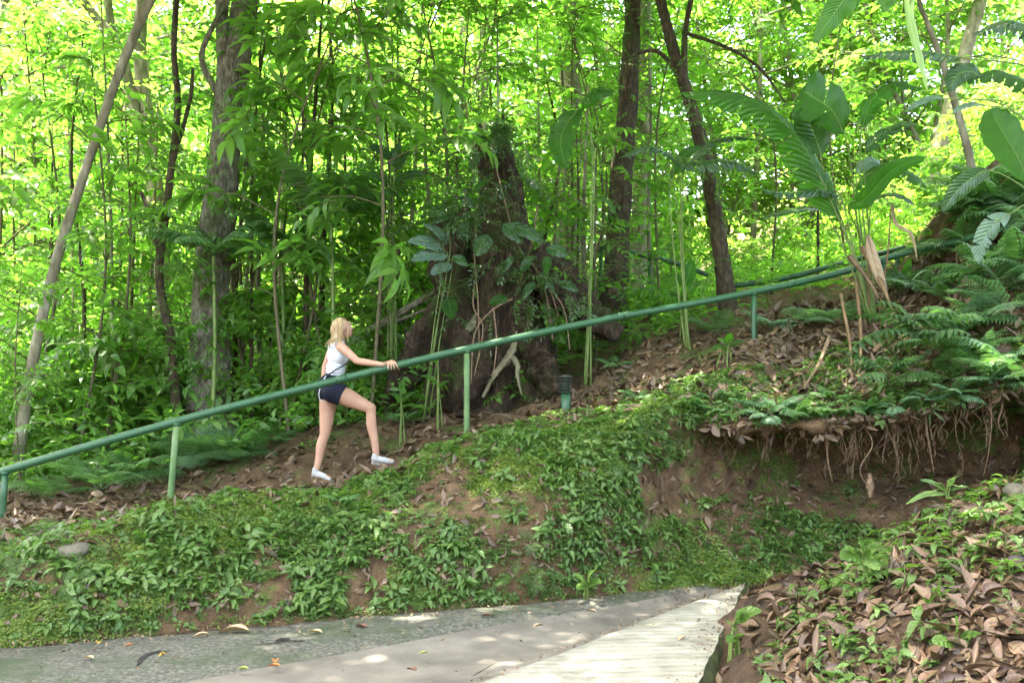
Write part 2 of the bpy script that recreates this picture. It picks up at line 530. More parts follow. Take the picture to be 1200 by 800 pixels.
def frond_geo(L=.8, np_=15, wide=.30, glossy=False, seed=0, arch=1.1, pw=.30):
    r = np.random.default_rng(seed)
    if glossy:
        pin = leaf_t(5, pw, .35, .2, .4)
    else:
        m = 9
        t = np.linspace(.06, .95, m)
        ps, dd, ss = [], [], []
        for s in (-1, 1):
            for q in t:
                ps.append((0, q, -.12 * q * q)); dd.append((s * math.sin(1.15), math.cos(1.15), -.1)); ss.append(.26 * (1 - q) ** .6 * (.55 + q * .6) + .03)
        lf = leaf_t(2, .5, .1, .1, .4)
        pin = join([inst(lf, ps, frames(np.array(dd), [0, 0, 1]), np.array(ss)),
                    inst(leaf_t(2, .35, .1, .1, .3), [(0, .85, -.1)], frames(np.array([(0, 1, -.2)]), [0, 0, 1]), np.array([.18]))])
    t = np.linspace(.22, .97, np_)
    P, D, S = [], [], []
    for s in (-1, 1):
        for q in t:
            P.append((0, q * L, 0)); a = 1.25 - .55 * q
            D.append((s * math.sin(a), math.cos(a), -.12 + r.normal(0, .06)))
            S.append(L * wide * 1.3 * ((1 - q) ** .75 + .07) * (0.75 + .5 * min(1, (q - .2) * 4)))
    a = inst(pin, P, frames(np.array(D), [0, 0, 1]), np.array(S), r.random(len(P)))
    a = join([a, tube([(0, 0, 0), (0, L * .5, 0), (0, L, 0)], [.006, .005, .001], n=4, seg=8, cap=False, rnd=.1)])
    k = arch / L      # bend the frond into an arch
    y, z = a.V[:, 1].copy(), a.V[:, 2].copy()
    th = .95 - k * y
    yy = (np.sin(.95) - np.sin(th)) / k; zz = (np.cos(th) - np.cos(.95)) / k
    a.V[:, 1] = yy - 0 + z * -np.sin(th); a.V[:, 2] = zz + z * np.cos(th)
    return a


def put_sprays(key, P, D, S, rng, wood=True, w=0.45):
    P = np.asarray(P); D = np.asarray(D)
    k = len(P)
    ups = np.stack([rng.normal(0, .35, k), rng.normal(0, .35, k), np.ones(k)], -1)
    R = frames(D, ups)
    which = rng.integers(0, 4, k)
    lv, tw = [], []
    rn = rng.random(k)
    for q in range(4):
        m = which == q
        if m.any():
            a, b = SPR[key][q]
            lv.append(inst(a, P[m], R[m], S[m], rn[m], w))
            if wood: tw.append(inst(b, P[m], R[m], S[m]))
    return join(lv), join(tw) if wood else Arr()


def sapling_geo(seed, h, rad, n, key, start=0.25, scale=1.0, stem_r=0.025, lean=0.0, limbs=9):
    """slender stem with side branches that carry sprays"""
    r = np.random.default_rng(seed)
    top = np.array([lean * h + r.normal(0, .1) * h * .3, r.normal(0, .1) * h * .3, h])
    mid = top * .5 + r.normal(0, .06, 3) * h * [1, 1, 0]
    axis = smooth_path([(0, 0, 0), mid, top], 40)
    wood = [tube([(0, 0, -.3), mid, top], [stem_r, stem_r * .75, stem_r * .3], n=7, seg=14, wob=.1)]
    P, D = [], []
    for i in range(limbs):
        t = start + (1 - start) * (i + .5) / limbs
        b = axis[int(t * 39)]
        az = i * 2.4 + r.normal(0, .4)
        ln = rad * (0.5 + 0.6 * math.sin(PI * min(1, (t - start) / (1 - start) * .8 + .15))) * r.uniform(.7, 1.2)
        d = np.array([math.cos(az), math.sin(az), r.uniform(.05, .55)])
        e = b + d * ln
        m2 = b + d * ln * .5 + [0, 0, .08 * ln]
        wood.append(tube([b, m2, e], [stem_r * .45, stem_r * .15], n=4, seg=5, cap=False))
        k = max(2, int(n / limbs))
        tt = r.uniform(.25, 1.0, k)
        pp = b + (e - b) * tt[:, None] + r.normal(0, .06, (k, 3))
        dd = nrm(d[None] + r.normal(0, .7, (k, 3)) * [1, 1, .45])
        P.append(pp); D.append(dd)
    P = np.concatenate(P); D = np.concatenate(D)
    lv, tw = put_sprays(key, P, D, scale * r.uniform(.75, 1.2, len(P)), r)
    wood.append(tw)
    return join(wood), lv


def crown_geo(seed, rx, rz, nclump, per, key, scale=1.0, limb_r=0.09):
    """open tree crown centred on the origin: limbs from below, clumps of sprays at their ends"""
    r = np.random.default_rng(seed)
    wood, P, D = [], [], []
    for i in range(nclump):
        d = nrm(r.normal(0, 1, 3) * [1, 1, .8])
        c = d * np.array([rx, rx, rz]) * r.uniform(.35, 1.0)
        m = c * .5 + [0, 0, -.25 * rz]
        wood.append(tube([(0, 0, -rz * 1.05), m, c], [limb_r, limb_r * .55, limb_r * .15], n=5, seg=7, cap=False))
        pp = c + r.normal(0, .42, (per, 3)) * rx * .36 * [1, 1, .6]
        dd = nrm(pp - c + r.normal(0, .3, (per, 3)) + d * .3) * [1, 1, .5]
        P.append(pp); D.append(dd)
    P = np.concatenate(P); D = np.concatenate(D)
    lv, tw = put_sprays(key, P, D, scale * r.uniform(.8, 1.3, len(P)), r, wood=True)
    wood.append(tw)
    return join(wood), lv


# ------------------------------------------------------------------ terrain
def wave_noise(P, seed, freq, octaves=4, gain=.55):
    r = np.random.default_rng(seed)
    out = np.zeros(P.shape[:-1])
    amp = 1.0
    for o in range(octaves):
        for _ in range(4):
            k = nrm(r.normal(0, 1, 3)) * freq
            out += amp * .35 * np.sin(P @ k + r.uniform(0, 6.28) + 1.3 * np.sin(P @ (k[[1, 2, 0]] * .7)))
        freq *= 2.1; amp *= gain
    return out


def sheet(grid, nr, nc, noise=0.05, freq=2.0, seed=1, row_w=None):
    """grid: (rows, cols, 3) control points -> smooth fine sheet (nr, nc, 3)"""
    G = np.asarray(grid, float)
    G = np.stack([smooth_path(G[:, j], nr) for j in range(G.shape[1])], 1)
    G = np.stack([smooth_path(G[i], nc) for i in range(G.shape[0])], 0)
    du = np.gradient(G, axis=1); dv = np.gradient(G, axis=0)
    nn = nrm(np.cross(du, dv))
    disp = wave_noise(G, seed, freq) * noise
    if row_w is not None:
        disp = disp * np.interp(np.linspace(0, 1, nr), *row_w)[:, None]
    return G + nn * disp[..., None], nn


def grid_arr(G):
    nr, nc = G.shape[:2]
    i = np.arange(nr - 1)[:, None] * nc; j = np.arange(nc - 1)[None]
    Q = np.stack([i + j, i + j + 1, i + nc + j + 1, i + nc + j], -1).reshape(-1, 4)
    return Arr(G.reshape(-1, 3), None, Q)


U = [-1100, -400, 0, 200, 400, 550, 700, 800, 860, 950, 1050, 1150, 1300, 1800, 2600]


def base_d(u):
    return 7.95 / (1 - 0.416 * (u - 600) / F)


def ext(vals, lo=None, hi=None):
    """vals for u = 0 .. 1150 (10 columns) -> all 15 columns"""
    lo = lo or (vals[0], vals[0]); hi = hi or (vals[-1],) * 3
    return [lo[0], lo[1]] + list(vals) + list(hi)


base_D = [base_d(u) for u in U[:9]] + [9.0, 9.0, 9.0, 8.6, 7.5, 6.5]
base_z = [0] * 9 + [.08, .2, .35, .5, .8, 1.0]
lip_v = ext([650, 605, 582, 530, 497, 482, 490, 490, 480, 455], (650, 650), (430, 380, 330))
lip_D = ext([7.3, 7.9, 8.8, 9.2, 9.6, 9.6, 9.3, 9.0, 8.8, 8.5], (5.7, 6.5), (8.1, 7.2, 6.2))
rows = []
lip = [at(u, v, d) for u, v, d in zip(U, lip_v, lip_D)]
base = [on_plane(u, 700, 0) if False else Vector(((u - 600) / F * d, d, z)) for u, d, z in zip(U, base_D, base_z)]


def mixp(a, b, h, d):
    """h of the height and d of the ground run from a to b"""
    return Vector((a.x + (b.x - a.x) * d, a.y + (b.y - a.y) * d, a.z + (b.z - a.z) * h))


rows.append([Vector((b.x, b.y - 1.6, -0.45)) for b in base])
rows.append([Vector((b.x, b.y - 0.12, -0.12)) for b in base])
rows.append([Vector((b.x, b.y, b.z + 0.02)) for b in base])
r2 = [mixp(a, b, .36, .12) for a, b in zip(base, lip)]
r3 = [mixp(a, b, .66, .34) for a, b in zip(base, lip)]
r4 = [mixp(a, b, .88, .66) for a, b in zip(base, lip)]
for u, a, b, c in ((800, (640, 8.95), (580, 9.3), (520, 9.5)), (860, (625, 9.2), (575, 9.6), (515, 9.8)), (950, (612, 9.4), (565, 9.95), (508, 9.95)),
                   (1050, (610, 9.4), (560, 10.0), (498, 9.9)), (1150, (590, 9.3), (545, 9.8), (482, 9.6)), (1300, (575, 8.8), (520, 9.3), (455, 9.1))):
    i = U.index(u)
    r2[i], r3[i], r4[i] = at(u, *a), at(u, *b), at(u, *c)
rows += [r2, r3, r4, lip]
R6v = ext([610, 592, 559, 513, 470, 430, 405, 385, 350, 300], (600, 600), (250, 200, 200))
R6D = ext([9.5, 9.8, 10.2, 10.5, 11, 11.3, 11.5, 11.8, 12.0, 11.3], (9, 9.2), (10.5, 9.5, 9))
rows.append([at(*a) for a in zip(U, R6v, R6D)])
rows.append([at(*a) for a in zip(U, ext([605, 587, 554, 507, 463, 423, 399, 379, 345, 288], (595, 595), (235, 180, 180)), ext([10.0, 10.3, 10.7, 11.0, 11.5, 11.8, 12.0, 12.3, 12.5, 11.5], (9.5, 9.7), (10.8, 9.8, 9.3)))])
for vs, Ds, lo, hi in (
        ([580, 545, 512, 487, 432, 395, 375, 355, 325, 235], [11.3, 11.5, 12, 12.2, 12.6, 12.8, 13, 13.3, 13.3, 12], (570, 575), (180, 130, 130)),
        ([550, 522, 495, 468, 405, 375, 360, 345, 310, 205], [15] * 9 + [13.2], (545, 550), (150, 90, 90)),
        ([530, 500, 475, 448, 392, 365, 350, 330, 295, 240], [20] * 10, (520, 530), (170, 90, 90)),
        ([500, 480, 452, 425, 375, 345, 325, 295, 255, 225], [28] * 10, (490, 500), (170, 90, 90)),
        ([450, 430, 412, 395, 352, 312, 282, 245, 205, 185], [42] * 10, (440, 450), (140, 90, 90)),
        ([400, 400, 380, 362, 322, 272, 242, 205, 160, 140], [66] * 10, (400, 400), (120, 90, 90))):
    rows.append([at(*a) for a in zip(U, ext(vs, lo, hi), ext(Ds))])
NR, NC = 420, 520
KEY = len(rows) - 1
G, GN = sheet(rows, NR, NC, 0.055, 2.6, 3, ([0, 1.5 / KEY, 2.2 / KEY, 3 / KEY, 7 / KEY, 8 / KEY, 1], [0.2, .2, .8, 1.3, .8, 1.5, 3.0]))
rw_ = np.interp(np.linspace(0, 1, NR), [0, 2.2 / KEY, 3 / KEY, 5 / KEY, 6 / KEY, 7 / KEY, 8 / KEY, 1], [0, 0, .6, 1.2, 1.4, .8, .6, .6])
G = G + GN * (wave_noise(G, 44, 9.0, 4) * rw_[:, None] * .028)[..., None]
hill = structure('hillside', grid_arr(G), 'soil')
_v = [tuple(p) for p in G.reshape(-1, 3)]
TB = BVHTree.FromPolygons(_v, grid_arr(G).Q.tolist())

MU = [780, 830, 870, 950, 1020, 1100, 1200, 1400, 1900]
mr = [
    [at(u, 1150, d) for u, d in zip(MU, [2.6, 2.6, 2.6, 2.5, 2.4, 2.4, 2.3, 2.2, 2.0])],
    [at(u, 850, d) for u, d in zip(MU, [5.4, 5.2, 5.0, 4.7, 4.5, 4.3, 4.1, 3.8, 3.4])],
    [at(u, v, d) for u, v, d in zip(MU, [830, 790, 770, 745, 722, 700, 680, 640, 580], [6.3, 6.2, 6.1, 5.8, 5.6, 5.4, 5.2, 4.8, 4.2])],
    [at(u, v, d) for u, v, d in zip(MU, [760, 730, 700, 670, 646, 610, 570, 500, 400], [7.6, 7.7, 7.8, 7.6, 7.2, 6.7, 6.3, 5.8, 5.0])],
    [at(u, v, d) for u, v, d in zip(MU, [760, 725, 700, 690, 680, 660, 620, 560, 470], [9.0, 9.0, 9.0, 8.9, 8.6, 8.2, 7.8, 7.2, 6.4])],
]
MG, MN = sheet(mr, 130, 150, 0.045, 4.0, 9)
mound = structure('mound_ground', grid_arr(MG), 'soil_plain')
MB_ = BVHTree.FromPolygons([tuple(p) for p in MG.reshape(-1, 3)], grid_arr(MG).Q.tolist())


def gz(x, y):
    h = TB.ray_cast(Vector((x, y, 60)), Vector((0, 0, -1)))
    return h[0].z if h[0] else 0.0


def hit(u, v, tree=None):
    """where the sight line (u, v) meets the ground"""
    d = (at(u, v, 10) - CAM).normalized()
    h = (tree or TB).ray_cast(CAM, d)
    return h[0], h[1]


def samples(Gd, n, r0, r1, rng, c0=0, c1=1):
    """area weighted random points on part of a sheet; returns points, normals"""
    nr, nc = Gd.shape[:2]
    a, b = int(r0 * (nr - 1)), max(int(r1 * (nr - 1)), int(r0 * (nr - 1)) + 1)
    ca, cb = int(c0 * (nc - 1)), int(c1 * (nc - 1))
    p00 = Gd[a:b, ca:cb]; p10 = Gd[a + 1:b + 1, ca:cb]; p01 = Gd[a:b, ca + 1:cb + 1]
    cr = np.cross(p01 - p00, p10 - p00)
    ar = np.linalg.norm(cr, axis=-1)
    pr = (ar / ar.sum()).ravel()
    idx = rng.choice(len(pr), n, p=pr)
    f = rng.random((n, 2))
    P = p00.reshape(-1, 3)[idx] + (p01 - p00).reshape(-1, 3)[idx] * f[:, :1] + (p10 - p00).reshape(-1, 3)[idx] * f[:, 1:]
    return P, nrm(cr.reshape(-1, 3)[idx])


# ------------------------------------------------------------------ road
def poly_sheet(quad, nr, nc, noise, freq, seed):
    a, b, c, d = [np.array(p, float) for p in quad]    # a-b near edge, d-c far edge
    s = np.linspace(0, 1, nc)[None, :, None]; t = np.linspace(0, 1, nr)[:, None, None]
    Gd = (a * (1 - s) + b * s) * (1 - t) + (d * (1 - s) + c * s) * t
    Gd[..., 2] += wave_noise(Gd, seed, freq) * noise
    return Gd


# edge lines on the ground plane: x = x0 + k * y
SH_FAR = lambda x: 7.95 + 0.416 * x
C1 = lambda y: -1.75 + (y - 5.66) * 1.165          # shoulder / carriageway
C2 = lambda y: -0.24 + (y - 5.66) * 0.717          # carriageway / ribbed slab
C3 = lambda y: 1.04 + (y - 5.66) * 0.318           # slab's free edge
xs = np.linspace(0, 1, 200)
# shoulder: between the bank foot and C1
far_l = np.array([(-22, SH_FAR(-22) + .25, 0.0), (2.0, SH_FAR(2.0) + .25, 0.0)])
near_l = np.array([(C1(-5.5) - 1, -5.5, -0.01), (C1(8.72), 8.72, -0.01)])
Gs = poly_sheet([near_l[0], near_l[1], far_l[1], far_l[0]], 60, 420, 0.012, 3.5, 21)
t_ = np.linspace(0, 1, 60)[:, None]
Gs[..., 2] += 0.035 * np.sin(PI * np.clip(t_ * 1.3, 0, 1)) + wave_noise(Gs, 5, 22, 3) * 0.004
structure('road_shoulder', grid_arr(Gs), 'shoulder')
Gr = poly_sheet([(C1(-5.5) - 1.2, -5.5, -.012), (C2(-5.5) + .4, -5.5, -.012), (C2(8.75) + .05, 8.75, 0.004), (C1(8.75) - .02, 8.75, .0)], 200, 24, 0.005, 2.0, 22)
s_ = np.linspace(0, 1, 24)[None]
Gr[..., 2] += -0.035 * np.sin(PI * s_) + 0.006
structure('road', grid_arr(Gr), 'road')
# slab with its thick mossy free edge
ys = np.linspace(-6, 8.78, 150)
gs = []
for y in ys:
    a, b = C2(y), C3(y)
    jag = 0.006 * math.sin(y * 9) + 0.004 * math.sin(y * 23)
    b += jag
    if b < a + .02: a = b - .02 if y > 7 else a
    row = [(a + (b - a) * f, y, 0.012 + 0.02 * f) for f in np.linspace(0, 1, 14)]
    gs.append(row)
gs = np.array(gs)
gs[..., 2] += wave_noise(gs, 4, 5, 3) * 0.005
structure('road_slab', grid_arr(gs), 'slab')
M['slab_edge'] = surf_mat('mossy_edge', [(0.3, (0.02, 0.022, 0.014)), (0.5, (0.06, 0.075, 0.025)), (0.75, (0.13, 0.15, 0.05))], scale=7, bump=1, bdist=.03, bscale=22)
ed = []
for f, dz in ((0, 0), (.25, -.05), (.6, -.12), (1.0, -.30), (1.2, -.6)):
    ed.append([(p[0] + (0.012 if f else .002) + f * .05, p[1] + f * .01, p[2] + dz - .002) for p in gs[:, -1]])
ed = np.array(ed); ed += wave_noise(ed, 8, 12, 3)[..., None] * np.array([.012, 0, 0]) * np.array([0, 1, 1, 1, 1])[:, None, None]
structure('road_slab_edge', grid_arr(ed), 'slab_edge')

# holes and cracks broken into the shoulder
def crack(pts, w, name='road_crack'):
    P = smooth_path([on_plane(u, v, 0.0) for u, v in pts], 22)
    for p in P:
        p[2] = 0.06
    h = []
    sh = BVHTree.FromPolygons([tuple(p) for p in Gs.reshape(-1, 3)], grid_arr(Gs).Q.tolist())
    V = []
    T = nrm(np.gradient(P, axis=0))
    for i, p in enumerate(P):
        t = i / 21
        ww = w * math.sin(PI * min(max(t, .03), .97)) * (0.7 + .6 * random.random())
        s = np.array([-T[i][1], T[i][0], 0])
        for q in (p - s * ww, p + s * ww * .6):
            hh = sh.ray_cast(Vector((q[0], q[1], 1)), Vector((0, 0, -1)))
            V.append((q[0], q[1], (hh[0].z if hh[0] else 0.02) + .006))
    Q = [(2 * i, 2 * i + 1, 2 * i + 3, 2 * i + 2) for i in range(21)]
    structure(name, Arr(V, None, Q), 'crack')


crack([(160, 786), (166, 776), (180, 770), (199, 770)], .030)
crack([(296, 762), (315, 760), (345, 756)], .012)
crack([(322, 758), (332, 755), (338, 757)], .05)
crack([(338, 757), (350, 756), (362, 754)], .012)
crack([(552, 798), (562, 792), (586, 778)], .008)

# ------------------------------------------------------------------ ground cover, moss, litter
def rosette(seed, n, size, leaf, height=.08):
    r = np.random.default_rng(seed)
    az = np.arange(n) * 2.4 + r.normal(0, .3, n)
    hgt = r.uniform(.2, 1, n) * height
    P = np.stack([np.cos(az) * .01, np.sin(az) * .01, hgt], -1)
    d = np.stack([np.cos(az), np.sin(az), r.uniform(-.1, .7, n)], -1)
    out = [inst(leaf, P, frames(d, [0, 0, 1]), size * r.uniform(.6, 1.15, n), r.random(n))]
    out.append(tube([(0, 0, -.02), (0, 0, height)], [.003, .002], n=3, seg=2, cap=False, rnd=.2))
    return join(out)


def scatter(protos, P, Nn, S, rng, w=.5, up_mix=.6, tilt=.25):
    out = []
    k = len(P)
    Z = nrm(Nn * (1 - up_mix) + np.array([0, 0, 1]) * up_mix + rng.normal(0, tilt, (k, 3)))
    d = nrm(np.cross(Z, nrm(rng.normal(0, 1, (k, 3)))))
    R = frames(d, Z)
    which = rng.integers(0, len(protos), k)
    rn = rng.random(k)
    for q, p in enumerate(protos):
        m = which == q
        if m.any(): out.append(inst(p, P[m], R[m], S[m], rn[m], w))
    return join(out)


def poly_mask(u, v, poly):
    inside = np.zeros(len(u), bool)
    n = len(poly)
    for i in range(n):
        x1, y1 = poly[i]; x2, y2 = poly[(i + 1) % n]
        c = ((y1 > v) != (y2 > v)) & (u < (x2 - x1) * (v - y1) / ((y2 - y1) or 1e-9) + x1)
        inside ^= c
    return inside


rr = np.random.default_rng(5)
K = float(KEY)
# bare soil: the undercut, the scar by it, patches low on the bank, the trodden path
BARE = [[(800, 505), (880, 500), (1000, 490), (1100, 480), (1200, 470), (1200, 590), (1130, 600), (1040, 625), (930, 600), (850, 585), (800, 590)],
        [(740, 560), (800, 545), (835, 560), (820, 610), (760, 615)],
        [(280, 690), (340, 670), (350, 710), (280, 725)], [(400, 670), (455, 655), (450, 705), (405, 712)]]


def thin(P, Nn, seed, thr=-.1, soft=.5, freq=1.6, bare=True, lipbare=False):
    nz = wave_noise(P, seed, freq, 3)
    keep = nz + rr.normal(0, soft, len(P)) > thr
    if bare:
        u, v = project(P)
        for b in BARE:
            keep &= ~(poly_mask(u, v, b) & (rr.random(len(P)) < .97))
    if lipbare:
        keep &= ~(poly_mask(u, v, [(820, 462), (1220, 425), (1220, 500), (840, 520)]) & (rr.random(len(P)) < .85))
    return P[keep], Nn[keep]


cover_p = [rosette(i, 6, .075, COVER, .07) for i in range(4)]
cover_l = [rosette(i + 20, 7, .11, leaf_t(4, .42, .45, .2, .36), .11) for i in range(4)]
P, Q_ = samples(G, 17000, 2.0 / K, 6.6 / K, rr, .09, .86)
P, Q_ = thin(P, Q_, 11, .34, .30, 4.2)
a1 = scatter(cover_p, P, Q_, rr.uniform(.45, 1.05, len(P)), rr)
P, Q_ = samples(G, 5200, 2.1 / K, 6.2 / K, rr, .09, .86)
P, Q_ = thin(P, Q_, 12, .40, .28, 4.0)
a2 = scatter(cover_l, P, Q_, rr.uniform(.4, .95, len(P)), rr)
fernlet = [frond_geo(1.0, 7, .36, False, seed=i, arch=.9) for i in range(2)]
fr_ros = []
for i in range(3):
    r_f = np.random.default_rng(i + 70)
    az = np.arange(5) * 1.3 + r_f.normal(0, .3, 5)
    fr_ros.append(join([inst(fernlet[i % 2], np.zeros((5, 3)), frames(np.stack([np.cos(az), np.sin(az), az * 0], -1), [0, 0, 1]), r_f.uniform(.10, .2, 5), r_f.random(5))]))
P, Q_ = samples(G, 1500, 2.2 / K, 6.4 / K, rr, .09, .86)
P, Q_ = thin(P, Q_, 17, .5, .4, 2.0)
a3 = scatter(fr_ros, P, Q_, rr.uniform(.5, 1.1, len(P)), rr)
grass = [rosette(i + 60, 8, .16, leaf_t(4, .09, .6, .1, .4), .02) for i in range(3)]
P, Q_ = samples(G, 1600, 2.0 / K, 6.6 / K, rr, .09, .86)
P, Q_ = thin(P, Q_, 18, .4, .4, 2.0)
a4 = scatter(grass, P, Q_, rr.uniform(.4, 1.0, len(P)), rr)
tiny = [rosette(i + 80, 8, .036, leaf_t(3, .6, .2, .2, .45), .03) for i in range(3)]
P, Q_ = samples(G, 26000, 2.0 / K, 6.5 / K, rr, .09, .86)
P, Q_ = thin(P, Q_, 19, .25, .4, 3.0)
a5 = scatter(tiny, P, Q_, rr.uniform(.5, 1.2, len(P)), rr)
P, Q_ = samples(G, 1500, 2.3 / K, 5.8 / K, rr, .09, .52)
P, Q_ = thin(P, Q_, 23, .45, .25, 4.5)
a6 = scatter(cover_l, P, Q_, rr.uniform(.55, 1.1, len(P)), rr)
o = obj('ground_cover', join([a1, a2, a3, a4, a5, a6]), 'cover')
tag(o, 'small leafy creeping plants covering the roadside bank', 'ground cover', kind='stuff')

tuft = [rosette(i + 40, 7, .022, LEAF2, .012) for i in range(3)]
P, Q_ = samples(G, 110000, 2.0 / K, 6.3 / K, rr, .09, .86)
P, Q_ = thin(P, Q_, 13, .32, .35, 3.4, lipbare=True)
o = obj('moss', scatter(tuft, P, Q_, rr.uniform(.7, 1.8, len(P)), rr, up_mix=.2), 'moss', smooth=False)
tag(o, 'bright green moss growing on the soil of the bank', 'moss', kind='stuff')


FEET = np.array([list(at(372, 560, 10.5)), list(at(446, 540, 10.5))])


def litter(P, Nn, lo, hi, up=.1, tilt=.30):
    Nn = np.where(Nn[:, 2:] < -.2, -Nn, Nn)
    return scatter(DEAD, P + Nn * .015, Nn, lo + (hi - lo) * rr.random(len(P)) ** 1.6, rr, w=.9, up_mix=up, tilt=tilt)


P, Q_ = samples(G, 15000, 6.05 / K, 8.9 / K, rr, .09, .90)
keep = (wave_noise(P, 31, 1.3, 3) + rr.normal(0, .6, len(P)) > -.35) & (np.linalg.norm(P[:, None, :2] - FEET[None, :, :2], axis=-1).min(1) > .30)
P, Q_ = P[keep], Q_[keep]
b1 = litter(P, Q_, .07, .17)
P, Q_ = samples(G, 3600, 6.0 / K, 9.0 / K, rr, .60, .86)
b2 = litter(P, Q_, .07, .20, tilt=.5)
P, Q_ = samples(G, 2200, 2.5 / K, 6.0 / K, rr, .09, .84)
b3 = litter(P, Q_, .05, .12)
P, Q_ = samples(G, 1300, 5.6 / K, 6.2 / K, rr, .53, .86)
kp = wave_noise(P, 51, 5.0, 2) + rr.normal(0, .3, len(P)) > .15
P = P[kp]
Q_ = nrm(np.stack([rr.normal(0, .4, len(P)), -np.ones(len(P)), rr.normal(.1, .4, len(P))], -1))
b4 = scatter(DEAD, P + Q_ * .03, Q_, rr.uniform(.04, .14, len(P)), rr, w=.9, up_mix=0, tilt=.7)
o = obj('leaf_litter', join([b1, b2, b3, b4]), 'litter')
tag(o, 'dry brown fallen leaves along the path and slope', 'leaf litter', kind='stuff')

P, Q_ = samples(MG, 11000, .12, .93, rr, .12, .95)
u_, v_ = project(P)
kp = (u_ > 905) | (rr.random(len(P)) < .22)
P, Q_ = P[kp], Q_[kp]
kp = (wave_noise(P, 32, 2.2, 3) + rr.normal(0, .5, len(P)) > -.75) & (P[:, 0] > C3(P[:, 1]) + .12)
o = obj('leaf_litter', litter(P[kp], Q_[kp], .05, .17, tilt=.38), 'litter')
tag(o, 'thick brown dead leaves heaped over the mound at right', 'leaf litter', kind='stuff')
P, Q_ = samples(MG, 1700, .15, .95, rr, .10, .95)
kp = (wave_noise(P, 33, 2.6, 3) + rr.normal(0, .35, len(P)) > .2) & (P[:, 0] > C3(P[:, 1]) + .16)
c1_ = scatter(cover_p + cover_l, P[kp], Q_[kp], rr.uniform(.5, 1.1, kp.sum()), rr)
o = obj('ground_cover', c1_, 'cover')
tag(o, 'small green seedlings poking through the dead leaves of the mound', 'ground cover', kind='stuff')

nD = 1500
xd = rr.uniform(-5.5, 2.0, nD)
off = np.abs(rr.normal(0, .28, nD)) * np.where(rr.random(nD) < .7, 1, 4)
Pd = np.stack([xd, SH_FAR(xd) - off, np.full(nD, .045)], -1)
kp = Pd[:, 1] > 3
k2 = 260
yd = rr.uniform(5.2, 8.6, k2)
Pe = np.stack([C2(yd) + rr.normal(0, .03, k2), yd, np.full(k2, .03)], -1)
Pf = np.stack([C3(yd) - np.abs(rr.normal(0, .10, k2)), yd, np.full(k2, .04)], -1)
Pd = np.concatenate([Pd[kp], Pe, Pf])
o = obj('debris', scatter(DEAD, Pd, np.tile([0., 0, 1], (len(Pd), 1)), rr.uniform(.008, .035, len(Pd)), rr, w=.9, up_mix=0, tilt=.2), 'litter')
tag(o, 'small crumbs of dead leaf and dirt strewn along the road edges', 'debris', kind='stuff')

# sun-lit undergrowth beyond the path, up the hill
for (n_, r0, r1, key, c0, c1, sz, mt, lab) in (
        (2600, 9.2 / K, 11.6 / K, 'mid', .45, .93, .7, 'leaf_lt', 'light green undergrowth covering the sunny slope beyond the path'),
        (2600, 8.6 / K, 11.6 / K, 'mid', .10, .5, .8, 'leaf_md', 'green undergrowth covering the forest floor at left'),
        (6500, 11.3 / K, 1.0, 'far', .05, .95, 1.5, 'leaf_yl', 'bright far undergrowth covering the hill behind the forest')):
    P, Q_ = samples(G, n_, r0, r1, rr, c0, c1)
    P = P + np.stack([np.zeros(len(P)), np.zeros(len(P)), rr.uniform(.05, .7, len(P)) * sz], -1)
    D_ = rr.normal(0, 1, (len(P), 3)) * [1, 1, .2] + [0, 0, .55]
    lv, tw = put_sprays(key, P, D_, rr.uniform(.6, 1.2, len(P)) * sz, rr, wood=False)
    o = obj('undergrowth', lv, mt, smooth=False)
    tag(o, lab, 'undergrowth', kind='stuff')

#--TREES--
# ------------------------------------------------------------------ trees
def px_r(w, D):
    return w * 0.5 * D / F


CROWN = {}
TREES = []


def crown(key):
    if key not in CROWN:
        seed, rx, rz, nc, per, k, s, mt = {
            'wide': (3, 2.6, 1.2, 22, 18, 'mid', 1.15, 'leaf_md'),
            'round': (5, 2.0, 1.5, 20, 18, 'broad', 1.0, 'leaf_md'),
            'dark': (8, 2.2, 1.2, 28, 20, 'small', 1.3, 'leaf_dk'),
            'light': (9, 2.4, 1.6, 28, 18, 'far', 1.1, 'leaf_lt')}[key]
        wd, lv = crown_geo(seed, rx, rz, nc, per, k, s)
        CROWN[key] = (mesh_of('crown_limbs', wd, M['bark_dark']), mesh_of('crown', lv, M[mt], False))
    return CROWN[key]


